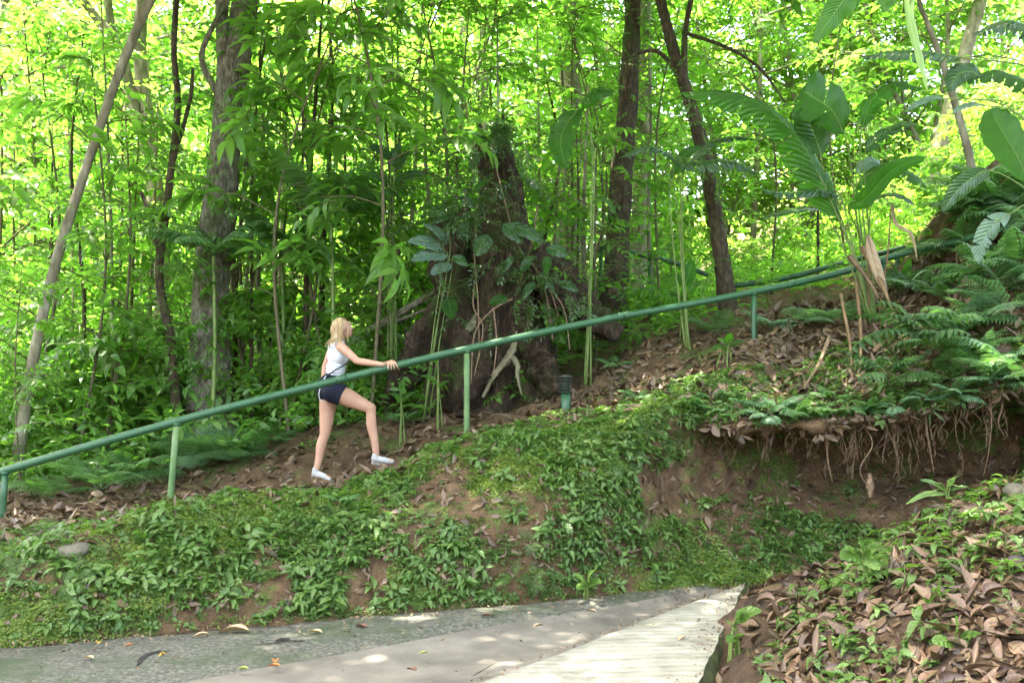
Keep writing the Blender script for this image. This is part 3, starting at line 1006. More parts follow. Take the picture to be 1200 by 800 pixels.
def tree(label, path, mat, crowns=(), branches=(), n=12, group=None, wob=.12, extra=None, name='tree', cat='tree'):
    """path: [(u, v, D, width_px)] from the ground up; crowns: [(kind, dx, dy, dz above the last point, scale)]"""
    pts = [at(u, v, D) for u, v, D, w_ in path]
    rad = [px_r(w_, D) for u, v, D, w_ in path]
    b = pts[0].copy()
    g = gz(b.x, b.y)
    root = Vector((b.x, b.y, g))
    low = [Vector((b.x, b.y, min(g, b.z) - .25))]
    if extra:
        for e in extra: pts.append(pts[-1] + Vector(e[:3])); rad.append(e[3])
    t = thing(name, label, cat, root, 0, group)
    loc = [p - root for p in low + pts]
    obj('trunk', tube(loc, [rad[0] * 1.25] + rad, n=n, seg=max(24, len(loc) * 7), wob=wob), mat, t)
    for br in branches:
        obj('branch', tube([at(*q[:3]) - root for q in br], [px_r(q[3], q[2]) for q in br], n=7, wob=.1), mat, t)
    TREES.append(t)
    top = loc[-1]
    for k, dx, dy, dz, s in crowns:
        limbs, lv = crown(k)
        for nm, me in (('crown', lv), ('limb', limbs)):
            c = bpy.data.objects.new(nm, me); col.objects.link(c); c.parent = t
            c.location = top + Vector((dx, dy, dz)); c.scale = (s, s, s); c.rotation_euler = (0, 0, dx * 3 + dy * 5 + s)
        if abs(dx) + abs(dy) > .8:
            obj('branch', tube([top, top + Vector((dx * .5, dy * .5, dz * .25)), top + Vector((dx, dy, dz - s))], [rad[-1] * .6, rad[-1] * .3], n=6), mat, t)
    return t


tree('thick grey twin-stemmed tree standing behind the handrail, left of the woman',
     [(247, 478, 13, 50), (246, 400, 13, 40), (250, 300, 13, 37), (262, 180, 13, 34), (275, 80, 13, 31), (288, -10, 13, 29)], 'bark_grey',
     crowns=[('wide', 0, 0, 1.5, 1.1)],
     branches=[[(232, 480, 12.9, 30), (234, 400, 12.85, 24), (240, 300, 12.85, 22), (256, 180, 12.9, 20), (262, 90, 12.9, 18), (258, -30, 12.9, 14)],
               [(255, 110, 12.9, 9), (236, 70, 12.8, 7), (250, 30, 12.7, 6), (275, -10, 12.6, 5)]],
     n=20, wob=.22, extra=[(0.2, 0, 2.2, .2)])
tree('pale smooth trunk leaning right, front left of the forest',
     [(20, 545, 12, 14), (36, 440, 12, 13), (62, 320, 12, 12), (100, 200, 12, 11), (140, 85, 12, 11), (180, -8, 12, 11)], 'bark_pale',
     crowns=[('dark', 0, 0, .8, .9)], extra=[(.7, 0, 1.6, .06)], wob=.06)
tree('forked pale tree behind the leaning trunk at upper left',
     [(196, 470, 17, 22), (190, 330, 17, 22), (183, 230, 17, 20), (165, 70, 17, 16), (168, -10, 17, 15)], 'bark_pale',
     crowns=[('light', 0, 0, 1.2, 1.1)], branches=[[(183, 225, 17, 14), (140, 60, 16.9, 13), (112, 20, 16.8, 11), (80, -20, 16.8, 9)],
                                                  [(140, 75, 16.9, 11), (130, 30, 16.9, 10), (124, -20, 16.9, 9)]], extra=[(0, 0, 1.5, .1)])
tree('dark slim trunk with a crooked top, between the pale trunk and the thick grey tree',
     [(207, 485, 12.6, 12), (200, 400, 12.6, 11), (187, 320, 12.6, 10), (197, 230, 12.6, 9), (208, 130, 12.6, 8), (204, 60, 12.6, 7), (207, -10, 12.6, 7)], 'bark_dark',
     branches=[[(188, 300, 12.6, 8), (175, 250, 12.6, 6), (165, 225, 12.6, 5)], [(200, 200, 12.6, 6), (222, 120, 12.6, 5), (226, 80, 12.6, 4)]],
     crowns=[('dark', .2, 0, .9, .7)], extra=[(0, 0, .8, .03)])
tree('dark rough trunk behind the stump, right of it',
     [(716, 372, 14, 36), (722, 300, 14, 29), (728, 200, 14, 26), (736, 110, 14, 23), (740, 30, 14, 19), (741, -10, 14, 18)], 'bark_dark',
     crowns=[('wide', 0, 0, 1.5, 1.2), ('dark', 2.0, -2.2, .2, .9)], n=16, wob=.2, extra=[(0, 0, 1.8, .13)])
tree('brown trunk leaning left at top, beside the large torn leaves',
     [(852, 352, 13, 23), (843, 290, 13, 19), (829, 200, 13, 17), (805, 110, 13, 15), (786, 50, 13, 13), (772, -10, 13, 12)], 'bark_dark',
     branches=[[(802, 100, 13, 9), (803, 40, 13, 7), (812, -10, 13, 6)], [(800, 95, 13, 6), (770, 60, 12.9, 5), (730, 70, 12.8, 3)],
               [(800, 38, 13, 5), (850, 55, 12.8, 4), (890, 80, 12.6, 4), (920, 120, 12.5, 2)]],
     crowns=[('wide', 0, 0, 1.3, 1.1), ('round', 2.6, -1.2, .3, 1.0)], extra=[(-.3, 0, 1.6, .09)], wob=.16)
tree('thin grey trunk leaning left above the ferny mound at right',
     [(1200, 400, 12, 12), (1165, 300, 12, 11), (1130, 160, 12, 9), (1110, 90, 12, 8), (1088, 30, 12, 6), (1075, -10, 12, 5)], 'bark_pale',
     crowns=[('dark', .3, 0, .8, .8)], extra=[(-.1, 0, 1.2, .03)], wob=.1)
tree('pale trunk leaning in from the top right corner, far back',
     [(1085, 240, 22, 20), (1110, 140, 22, 18), (1135, 50, 22, 16), (1152, -10, 22, 15)], 'bark_pale',
     crowns=[('light', 0, 0, 1.2, 1.3)], extra=[(.4, 0, 1.8, .12)])
tree('bright white straight trunk far back above the stump',
     [(566, 400, 26, 17), (566, 250, 26, 17), (565, 120, 26, 16), (566, -10, 26, 15)], 'bark_pale', crowns=[('light', 0, 0, 2, 1.5)], extra=[(0, 0, 2.5, .14)])
tree('slim pale trunk far back, left of the white one',
     [(541, 400, 24, 9), (543, 250, 24, 8), (545, 100, 24, 7), (543, -10, 24, 7)], 'bark_pale', crowns=[('light', 0, 0, 1, 1.0)], extra=[(0, 0, 2, .06)])
for lab, u, v, D, wd, lean in (('broad sunlit trunk far back between the thin pale stems', 668, 345, 20, 32, 0),
                               ('grey trunk rising behind the dark trunk right of the stump', 748, 330, 18, 20, 8)):
    tree(lab, [(u, v + 30, D, wd), (u + lean * .3, v - 100, D, wd * .9), (u + lean, v - 230, D, wd * .8), (u + lean, -20, D, wd * .7)], 'bark_pale',
         crowns=[('light', 0, 0, 1.5, 1.3)], extra=[(0, 0, 2.0, .13)])

for tr_, path, sz, key, mt in ((0, [(240, 440, 12.6), (240, 300, 12.5), (256, 180, 12.55), (278, 20, 12.6)], .55, 'mid', 'leaf_md'),
                               (4, [(716, 350, 13.6), (722, 280, 13.6), (730, 180, 13.6), (738, 20, 13.7)], .5, 'small', 'leaf_md'),
                               (5, [(846, 320, 12.8), (838, 240, 12.8), (822, 160, 12.8), (790, 50, 12.8)], .4, 'mid', 'leaf_md'),
                               (3, [(200, 440, 12.5), (188, 320, 12.5), (197, 230, 12.5), (207, 20, 12.5)], .5, 'small', 'leaf_md')):
    root = TREES[tr_]
    rg = np.random.default_rng(tr_ + 40)
    C = smooth_path([at(*p) - root.location for p in path], 60)
    k = 46
    Pc = C[rg.integers(0, 60, k)] + rg.normal(0, .12, (k, 3)); Dc = np.stack([rg.normal(0, .8, k), -abs(rg.normal(.2, .5, k)), rg.normal(-.2, .4, k)], -1)
    lv, tw = put_sprays(key, Pc, Dc, rg.uniform(.5, 1.1, k) * sz, rg)
    obj('creeper', join([lv]), mt, root, False)

# unseen tall trees added outside the picture, crowns placed to shade road and bank
for i, (x, y, zt, cs) in enumerate(((-9.5, 10.5, 8.5, (('wide', -9.5, 11, 10, 1.3), ('wide', -5.9, 9.3, 10.2, 1.25), ('round', -7.5, 7.5, 10.4, 1.2))),
                                    (-9.0, 6, 8.5, (('round', -8.5, 6, 9.6, 1.2), ('wide', -4.4, 6.2, 10.6, 1.1), ('round', -4.3, 9.4, 11.2, 1.15))),
                                    (9.2, 10.5, 9.5, (('round', 8.6, 11.5, 11, 1.3), ('dark', 4.8, 11.2, 11.2, 1.2))),
                                    (8.0, 4.5, 9.0, (('wide', 8.5, 6, 10, 1.2), ('wide', 2.2, 5.9, 10.4, 1.15), ('dark', -.3, 7.9, 10.7, 1.05), ('round', -1.6, 5.6, 10.9, .9))))):
    g = gz(x, y)
    t = thing('tree', None, 'tree', (x, y, g), 0, 'unseen tall trees added outside the view to shade the road')
    t['label'] = 'unseen tall tree whose crown is added to shade the road'
    obj('trunk', tube([(0, 0, -.4), (.1, 0, 3), (-.1, .1, zt - g)], [.24, .18, .11], n=10, wob=.12), 'bark_grey', t)
    for q, (k, cx, cyy, cz, cs_) in enumerate(cs):
        c0 = Vector((cx - x, cyy - y, cz - g))
        if q: obj('branch', tube([(-.1, .1, zt - g - 1.2), c0 * .5 + Vector((0, 0, (zt - g) * .5 - .2)), c0 - Vector((0, 0, cs_))], [.1, .075, .05], n=7), 'bark_grey', t)
        for nm, me in zip(('limb', 'crown'), crown(k)):
            c = bpy.data.objects.new(nm, me); col.objects.link(c); c.parent = t
            c.location = c0; c.scale = (cs_,) * 3; c.rotation_euler = (0, 0, i + q * 2)

# ------------------------------------------------------------------ saplings: thin stems with leafy side branches
SAP = {}


def sap_proto(key):
    seed, h, rad, n, k, start, s, sr, limbs, mt, wmat = {
        'tall_mid': (1, 6.5, 1.2, 95, 'mid', .18, 1.0, .032, 16, 'leaf_lt', 'twig'),
        'tall_small': (2, 6.8, 1.1, 130, 'small', .22, 1.2, .028, 16, 'leaf_lt', 'twig'),
        'tall_broad': (3, 5.5, 1.0, 64, 'broad', .20, 1.0, .03, 13, 'leaf_lt', 'twig'),
        'tall_long': (4, 6.0, .9, 62, 'long', .30, 1.0, .026, 13, 'leaf_lt', 'twig'),
        'mid_light': (5, 4.2, 1.0, 80, 'mid', .1, 1.0, .022, 12, 'leaf_lt', 'twig'),
        'bush': (6, 1.8, .8, 60, 'mid', .05, .85, .02, 10, 'leaf_lt', 'stem_green'),
        'bush_dark': (7, 1.5, .7, 46, 'broad', .05, .75, .02, 9, 'leaf_md', 'stem_green'),
        'bush_light': (8, 1.7, .9, 60, 'mid', .05, .8, .02, 10, 'leaf_yl', 'stem_green'),
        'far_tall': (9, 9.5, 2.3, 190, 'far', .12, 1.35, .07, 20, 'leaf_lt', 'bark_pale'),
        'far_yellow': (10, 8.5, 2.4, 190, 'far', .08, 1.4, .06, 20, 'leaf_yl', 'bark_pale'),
    }[key]
    wd, lv = sapling_geo(seed, h, rad, n, k, start, s, sr, 0, limbs)
    return mesh_of('stem', wd, M[wmat]), mesh_of('foliage', lv, M[mt], False)


def sapling(key, x, y, label, group, rz=None, s=1.0, tilt=0.06, name='sapling', cat='sapling', dz=0):
    if key not in SAP: SAP[key] = sap_proto(key)
    r = thing(name, label, cat, (x, y, gz(x, y) - .03 + dz), rz if rz is not None else random.uniform(0, 6.28), group)
    r.rotation_euler.x = random.gauss(0, tilt); r.rotation_euler.y = random.gauss(0, tilt)
    r.scale = (s,) * 3
    for nm, me in zip(('stem', 'foliage'), SAP[key]):
        c = bpy.data.objects.new(nm, me); col.objects.link(c); c.parent = r
    return r


LAB = {'tall_mid': 'slender sapling with mid green leaves in the forest behind the handrail',
       'tall_small': 'slender sapling with small fine leaves in the forest behind the handrail',
       'tall_broad': 'dark green broad-leaved sapling in the forest behind the handrail',
       'tall_long': 'sapling with long drooping dark leaves in the forest behind the handrail',
       'mid_light': 'short sapling with light green leaves in the forest behind the handrail'}
GRP = {k: 'saplings in the forest: ' + k.replace('_', ' ') for k in LAB}
near = [(-40, 11.5, 'tall_broad', 1.0), (15, 13.2, 'tall_mid', .95), (70, 14, 'tall_small', .9), (120, 12.9, 'tall_mid', .8), (300, 13.6, 'tall_mid', .9),
        (150, 14.5, 'tall_broad', 1.0), (330, 12.8, 'tall_long', .95), (372, 14.2, 'tall_broad', 1.0), (398, 13.0, 'tall_long', 1.0), (440, 14, 'tall_small', .95),
        (480, 14.4, 'tall_mid', 1.0), (560, 14.8, 'tall_small', .95), (610, 15, 'tall_small', .9), (655, 14.6, 'tall_small', .8), (690, 15.5, 'tall_mid', .85),
        (775, 15, 'tall_small', .75), (700, 13.0, 'mid_light', .8), (225, 14.8, 'tall_small', 1.0), (450, 12.9, 'mid_light', .8), (520, 13.8, 'tall_mid', .85),
        (900, 16.5, 'tall_small', .75), (1000, 17.5, 'tall_mid', .8), (30, 11.2, 'mid_light', .6), (100, 11.6, 'bush_dark', .9), (432, 12.3, 'tall_long', 1.05), (345, 12.1, 'tall_long', .95), (85, 12.2, 'tall_long', .9)]
for u, D, k, s in near:
    x = (u - 600) / F * D
    if k in LAB: sapling(k, x, D, LAB[k], GRP[k], s=s)
for i in range(40):
    D = random.uniform(15.5, 24); u = random.uniform(-60, 760 if i % 4 else 1260)
    k = random.choice(['tall_mid', 'tall_small', 'tall_broad', 'mid_light', 'tall_broad', 'tall_mid', 'tall_long'])
    if u > 800: D = random.uniform(20, 27)
    sapling(k, (u - 600) / F * D, D, LAB[k], GRP[k], s=random.uniform(.85, 1.35))
for i in range(64):
    D = random.uniform(24, 42); u = -120 + (i + random.random()) * 1440 / 64
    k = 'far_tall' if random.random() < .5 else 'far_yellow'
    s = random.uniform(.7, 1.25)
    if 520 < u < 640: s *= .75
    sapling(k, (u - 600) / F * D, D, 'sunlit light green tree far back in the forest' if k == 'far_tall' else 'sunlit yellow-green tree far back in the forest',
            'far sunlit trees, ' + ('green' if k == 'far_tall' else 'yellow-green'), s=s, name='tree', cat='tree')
SHL = {'bush': 'mid green leafy shrub on the ground among the trees', 'bush_dark': 'dark glossy leafy shrub on the forest floor',
       'bush_light': 'yellow-green sunlit shrub on the slope beyond the path'}
for i in range(60):
    D = random.uniform(11.9, 20); u = random.uniform(-40, 560)
    k = random.choice(['bush', 'bush_dark', 'bush'])
    if D < 13.5 and u > 420: continue
    sapling(k, (u - 600) / F * D, D, SHL[k], 'shrubs, ' + k.replace('_', ' '), s=random.uniform(.6, 1.15) * (0.8 if D < 13 else 1.2), name='shrub', cat='shrub')
for i in range(26):
    D = random.uniform(16, 26); u = random.uniform(640, 1260)
    k = random.choice(['bush_light', 'bush_light', 'bush'])
    sapling(k, (u - 600) / F * D, D, SHL[k], 'shrubs, ' + k.replace('_', ' '), s=random.uniform(.5, 1.0), name='shrub', cat='shrub')

for i in range(34):
    D = random.uniform(26, 40); u = random.choice([random.uniform(-60, 380), random.uniform(380, 760), random.uniform(-60, 420), random.uniform(760, 1250)])
    sapling('far_tall', (u - 600) / F * D, D, 'sunlit light green tree far back in the forest', 'far sunlit trees, green', s=random.uniform(1.25, 1.75), name='tree', cat='tree')
# thin bare stems and creepers hanging among the trees
STL = 'thin bare woody stem rising through the forest understorey'
for u, D, wd, du, v1 in tuple((random.uniform(20, 760), random.uniform(12.6, 18), random.uniform(3, 6), random.gauss(0, 14), random.uniform(-20, 160)) for _ in range(34)) + ((135, 13.4, 5, -18, -20), (296, 13.2, 5, 26, -20), (312, 14.4, 7, -10, 40), (362, 13.4, 8, 18, -20), (380, 15, 10, 4, -20), (436, 13.3, 6, 14, 120),
                         (506, 15.4, 7, -6, 60), (655, 13.8, 5, 8, 190), (681, 13.9, 4, -6, 150), (694, 14.2, 7, -4, 100), (640, 14.5, 5, 20, 120),
                         (268, 14.8, 8, 12, 160), (165, 15.2, 7, 20, 120), (88, 13.9, 6, 10, 40), (330, 16, 10, -8, 10), (475, 16.2, 8, 20, 0),
                         (770, 15.8, 6, -10, 60), (960, 16, 4, 14, 120)):
    p0 = Vector(((u - 600) / F * D, D, 0)); p0.z = gz(p0.x, p0.y)
    p1 = at(u + du, v1, D)
    m1 = p0.lerp(p1, .35) + Vector((random.gauss(0, .08), 0, 0)); m2 = p0.lerp(p1, .7) + Vector((random.gauss(0, .1), .05, 0))
    o = obj('stem', tube([p0 - Vector((0, 0, .2)), m1, m2, p1], [px_r(wd, D), px_r(wd * .8, D), px_r(wd * .6, D), px_r(wd * .35, D)], n=7, wob=.1),
            'bark_dark' if random.random() < .4 else 'bark_pale')
    tag(o, STL, 'stem', 'thin bare stems among the trees')

# ------------------------------------------------------------------ stump
def loft(center, radius, nh, na, flutes, depth, seed, jag=.12):
    """center(t) -> xyz, radius(t) -> r; t from 0 (ground) to 1"""
    r = np.random.default_rng(seed)
    a = np.linspace(0, 2 * PI, na, endpoint=False)
    ph = r.uniform(0, 6, 4)
    V = []
    top = r.normal(0, jag, na)
    top = (top + np.roll(top, 1)) * .6
    for i in range(nh):
        t = i / (nh - 1)
        c = np.array(center(t)); rad = radius(t)
        f = 1 + depth * (1.25 - t * .5) * (np.sin(flutes * a + ph[0] + t * 1.2) * .55 + np.sin((flutes * 2 + 1) * a + ph[1] - t) * .28 + np.sin(13 * a + ph[2] + t * 3) * .12)
        f += r.normal(0, .015, na)
        rr_ = rad * f
        z = c[2] + (top * (t ** 6))
        V.append(np.stack([c[0] + rr_ * np.cos(a), c[1] + rr_ * np.sin(a) * .9, z * np.ones(na)], -1))
    V = np.array(V)
    V += wave_noise(V, seed, 5, 3)[..., None] * .035 + wave_noise(V, seed + 1, 15, 3)[..., None] * np.array([.022, .022, .004])
    n = na
    Vf = V.reshape(-1, 3)
    i = np.arange(nh - 1)[:, None] * n; j = np.arange(n)[None]; k = (j + 1) % n
    Q = np.stack([i + j, i + k, i + n + k, i + n + j], -1).reshape(-1, 4)
    Vf = np.vstack([Vf, np.array(center(1)) - [0, 0, .25]])
    T = np.stack([(nh - 1) * n + np.arange(n), (nh - 1) * n + (np.arange(n) + 1) % n, np.full(n, len(Vf) - 1)], -1)
    return Arr(Vf, T, Q)


SD = 12.4
sb = at(600, 468, SD); sb.z = gz(sb.x, sb.y) - .15
st = thing('tree_stump', 'huge dark buttressed dead tree stump draped in creepers behind the handrail', 'stump', sb)
PXM = SD / F
HT = (at(580, 165, SD) - sb).z
ctr = lambda t: (np.interp(t, [0, .25, .5, .75, 1], [0, -2, -8, -12, -22]) * PXM, 0, t * HT)
rad1 = lambda t: float(np.interp(t, [0, .08, .22, .4, .6, .8, 1], [78, 58, 45, 36, 29, 25, 19])) * PXM
obj('trunk', loft(ctr, rad1, 60, 84, 5, .30, 4, .22), 'bark_stump', st)
HL = (at(526, 250, SD) - sb).z
ctl = lambda t: (np.interp(t, [0, .4, 1], [-62, -66, -74]) * PXM, .15, t * HL)
rad2 = lambda t: float(np.interp(t, [0, .1, .3, .6, 1], [56, 40, 30, 24, 18])) * PXM
obj('trunk', loft(ctl, rad2, 44, 60, 4, .25, 9, .12), 'bark_stump', st)
L_ = lambda u, v, D=SD: at(u, v, D) - sb
for pts, rd in (([(622, 300), (648, 330), (675, 358), (704, 380), (725, 395)], [.22, .26, .22, .16, .1]),
                ([(520, 350), (500, 395), (484, 425), (466, 452), (450, 475)], [.12, .2, .2, .14, .05]),
                ([(560, 400, 12.0), (556, 440, 11.8), (540, 470, 11.6)], [.2, .2, .1]),
                ([(625, 400, 12.0), (640, 435, 11.9), (652, 462, 11.8)], [.18, .16, .09])):
    obj('root', tube([L_(*p) for p in pts], rd, n=18, seg=34, wob=.42, flat=1.5), 'bark_stump', st)
obj('bare_root', join([tube([L_(566, 466, 11.60), L_(575, 447, 11.66), L_(585, 432, 11.70), L_(596, 420, 11.72), L_(603, 404, 11.76), L_(606, 388, 11.80)], [.015, .03, .035, .05, .035, .012], n=10, seg=30, wob=.6, flat=.7),
                       tube([L_(598, 416, 11.72), L_(606, 428, 11.68), L_(606, 440, 11.62), L_(611, 462, 11.58)], [.035, .028, .02, .01], n=10, seg=20, wob=.6, flat=.7)]), 'lichen', st)
obj('bare_patch', tube([L_(571, 403, 11.80), L_(569, 416, 11.78), L_(563, 431, 11.76)], [.02, .07, .02], n=12, seg=16, wob=.6, flat=.35), 'lichen', st)
obj('bare_patch', tube([L_(557, 368, 11.9), L_(551, 382, 11.86), L_(545, 392, 11.84)], [.015, .055, .02], n=12, seg=16, wob=.6, flat=.35), 'lichen', st)

# ------------------------------------------------------------------ big leaves
def blade(P, width, normal, tears=0, fold=.25, peak=.42, sweep=.25, n=26, seed=0, tip=1.0, wave=.03, droop=0.0):
    """a big leaf along the midrib P (world or local points)"""
    r = np.random.default_rng(seed)
    C = smooth_path(P, n + 1)
    T = nrm(np.gradient(C, axis=0))
    Nn = nrm(np.array(normal, float) - T * (T @ np.array(normal, float))[:, None])
    S = np.cross(T, Nn)
    t = np.linspace(0, 1, n + 1)
    L = np.linalg.norm(np.diff(C, axis=0), axis=1).sum()
    wv = np.sin(PI * np.clip(t, 0, 1) ** (math.log(.5) / math.log(peak))) ** .62 * width * .5
    wv[0] = .004; wv[-1] = .004
    V, A, Q = [], [], []
    rn = r.random()
    for sd in (-1, 1):
        cuts = [0]
        if tears:
            while cuts[-1] < n: cuts.append(min(n, cuts[-1] + max(1, int(r.normal(n / tears, n / tears * .4)))))
        else:
            cuts = [0, n]
        for a, b in zip(cuts[:-1], cuts[1:]):
            dr = r.uniform(-.12, .3) * bool(tears) + droop
            gap = r.uniform(.10, .30) if tears else 0
            base = len(V)
            for i in range(a, b + 1):
                f = (i - a) / max(1, b - a) - .5
                for j, q in enumerate((0, .35, .7, 1.0)):
                    shift = -gap * f * (b - a) / n * L * (q ** 1.5)
                    lat = wv[i] * q
                    wvz = wave * width * math.sin(i * 1.1 + sd + seed) * q
                    p = C[i] + S[i] * sd * lat * (1 - .25 * fold * q) + Nn[i] * (fold * lat * (1 - 1.2 * q) - dr * lat * q + wvz) + T[i] * (sweep * lat + shift)
                    V.append(p); A.append((rn, sd * q, t[i]))
            for i in range(b - a):
                for j in range(3):
                    k = base + i * 4 + j
                    Q.append((k, k + 1, k + 5, k + 4))
    return Arr(V, None, Q, A)


def big_plant(name, label, cat, base, leaves, group=None, mat='big_leaf', stalk='stem_green', sr=.0095):
    """leaves: list of dict(p=[(u,v,D)...] midrib, w=width m, n=normal, t=tears, s=[(u,v,D)] stalk via points, m=material)"""
    base = Vector(base)
    t = thing(name, label, cat, base, 0, group)
    for i, lf in enumerate(leaves):
        P = [at(*q) - base for q in lf['p']]
        o = obj('leaf', blade(P, lf['w'], lf.get('n', (0, -1, .5)), lf.get('t', 0), seed=i + len(label), fold=lf.get('f', .25), droop=lf.get('d', 0), peak=lf.get('pk', .42)),
                lf.get('m', mat), t)
        via = [Vector((random.gauss(0, .03), random.gauss(0, .03), -.1))] + [at(*q) - base for q in lf.get('s', [])] + [P[0]]
        if len(via) == 2:
            via.insert(1, via[0].lerp(via[1], .5) + Vector((0, 0, .08)))
        obj('stalk', tube(via + [P[min(1, len(P) - 1)]], [lf.get('r', sr) * 1.5, lf.get('r', sr), lf.get('r', sr) * .7, lf.get('r', sr) * .45], n=7, seg=18), lf.get('sm', stalk), o)
    return t


BD = 11.4
hb = at(1022, 352, BD); hb.z = min(hb.z, gz(hb.x, hb.y))
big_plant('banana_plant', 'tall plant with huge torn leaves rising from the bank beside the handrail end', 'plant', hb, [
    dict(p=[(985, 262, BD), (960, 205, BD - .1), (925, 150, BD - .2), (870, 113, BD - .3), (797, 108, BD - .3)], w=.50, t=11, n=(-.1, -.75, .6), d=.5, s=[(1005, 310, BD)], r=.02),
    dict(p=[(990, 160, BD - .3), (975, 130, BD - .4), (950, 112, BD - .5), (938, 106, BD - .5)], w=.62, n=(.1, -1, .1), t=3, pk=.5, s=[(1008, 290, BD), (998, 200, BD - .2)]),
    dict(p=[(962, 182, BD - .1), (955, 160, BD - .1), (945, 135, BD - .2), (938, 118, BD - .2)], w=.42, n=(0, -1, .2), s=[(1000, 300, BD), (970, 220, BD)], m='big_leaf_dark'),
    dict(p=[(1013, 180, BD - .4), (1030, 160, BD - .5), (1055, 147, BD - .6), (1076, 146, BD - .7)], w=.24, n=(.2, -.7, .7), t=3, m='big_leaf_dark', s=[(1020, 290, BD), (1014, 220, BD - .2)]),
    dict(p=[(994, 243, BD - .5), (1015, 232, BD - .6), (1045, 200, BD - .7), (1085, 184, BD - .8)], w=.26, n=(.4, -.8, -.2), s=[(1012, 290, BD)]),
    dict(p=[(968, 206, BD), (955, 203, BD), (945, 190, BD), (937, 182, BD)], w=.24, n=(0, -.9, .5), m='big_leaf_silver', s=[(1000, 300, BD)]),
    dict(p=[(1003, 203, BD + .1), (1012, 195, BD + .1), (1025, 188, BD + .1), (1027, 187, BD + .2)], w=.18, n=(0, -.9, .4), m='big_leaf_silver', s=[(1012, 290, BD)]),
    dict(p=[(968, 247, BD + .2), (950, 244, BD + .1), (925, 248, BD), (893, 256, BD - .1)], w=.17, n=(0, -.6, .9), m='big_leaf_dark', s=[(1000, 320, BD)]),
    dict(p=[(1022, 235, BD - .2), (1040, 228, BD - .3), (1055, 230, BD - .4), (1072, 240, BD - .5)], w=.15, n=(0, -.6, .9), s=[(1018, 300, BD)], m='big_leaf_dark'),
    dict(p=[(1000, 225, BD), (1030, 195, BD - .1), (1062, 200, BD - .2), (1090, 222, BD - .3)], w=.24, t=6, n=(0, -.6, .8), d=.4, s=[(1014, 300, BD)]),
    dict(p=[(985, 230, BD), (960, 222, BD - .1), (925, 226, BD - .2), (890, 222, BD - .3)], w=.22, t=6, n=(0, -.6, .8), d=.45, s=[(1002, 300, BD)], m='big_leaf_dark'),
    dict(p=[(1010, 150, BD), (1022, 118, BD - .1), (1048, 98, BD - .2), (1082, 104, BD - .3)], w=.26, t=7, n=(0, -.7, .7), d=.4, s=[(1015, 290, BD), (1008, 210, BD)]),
    dict(p=[(1017, 275, BD - .3), (1022, 298, BD - .35), (1030, 322, BD - .4), (1040, 347, BD - .4)], w=.16, n=(-.4, -.9, .0), m='fallen_dry', s=[(1018, 290, BD - .2)], sm='stem_brown', f=.9),
    dict(p=[(1045, 240, BD - .2), (1050, 262, BD - .3), (1068, 275, BD - .4), (1075, 305, BD - .4)], w=.05, n=(-.4, -.9, .0), m='fallen_dry', s=[(1040, 300, BD - .2)], sm='stem_brown', f=.9),
])
LD = 12.2
lb = at(806, 372, LD); lb.z = min(lb.z, gz(lb.x, lb.y))
big_plant('banana_plant', 'plant with long jagged-edged leaves crossing the leaning brown trunk', 'plant', lb, [
    dict(p=[(800, 200, LD - .2), (830, 168, LD - .3), (860, 160, LD - .4), (885, 163, LD - .4)], w=.20, t=5, n=(0, -.5, .9), d=.5, m='big_leaf_dark', s=[(800, 290, LD)]),
    dict(p=[(790, 192, LD - .2), (820, 190, LD - .3), (855, 188, LD - .4), (890, 204, LD - .4)], w=.26, t=6, n=(0, -.6, .8), d=.5, m='big_leaf_dark', s=[(798, 290, LD)]),
    dict(p=[(800, 195, LD - .2), (780, 178, LD - .3), (755, 172, LD - .4), (724, 186, LD - .4)], w=.20, t=4, n=(0, -.5, .9), d=.5, m='big_leaf_dark', s=[(798, 300, LD)]),
    dict(p=[(785, 210, LD), (800, 184, LD), (815, 175, LD), (840, 172, LD)], w=.16, n=(0, -.8, .5), s=[(790, 300, LD)]),
])
KD = 12.0
kb = at(690, 400, KD); kb.z = min(kb.z, gz(kb.x, kb.y))
big_plant('banana_plant', 'plant with two broad hanging leaves right above the stump', 'plant', kb, [
    dict(p=[(684, 128, KD), (668, 140, KD - .1), (657, 165, KD - .2), (664, 199, KD - .2)], w=.36, n=(-.3, -1, .1), t=3, pk=.55, s=[(692, 300, KD), (694, 180, KD)]),
    dict(p=[(684, 128, KD), (688, 112, KD - .2), (700, 104, KD - .3), (720, 106, KD - .4)], w=.34, n=(0, -.6, .7), d=.7, pk=.5, s=[(694, 300, KD), (696, 180, KD)]),
    dict(p=[(692, 240, KD), (700, 232, KD), (712, 236, KD), (722, 250, KD)], w=.12, n=(0, -.6, .7), s=[(692, 300, KD)]),
])
TB_D = 9.2
tb = at(1330, 360, TB_D); tb.z = gz(tb.x, tb.y)
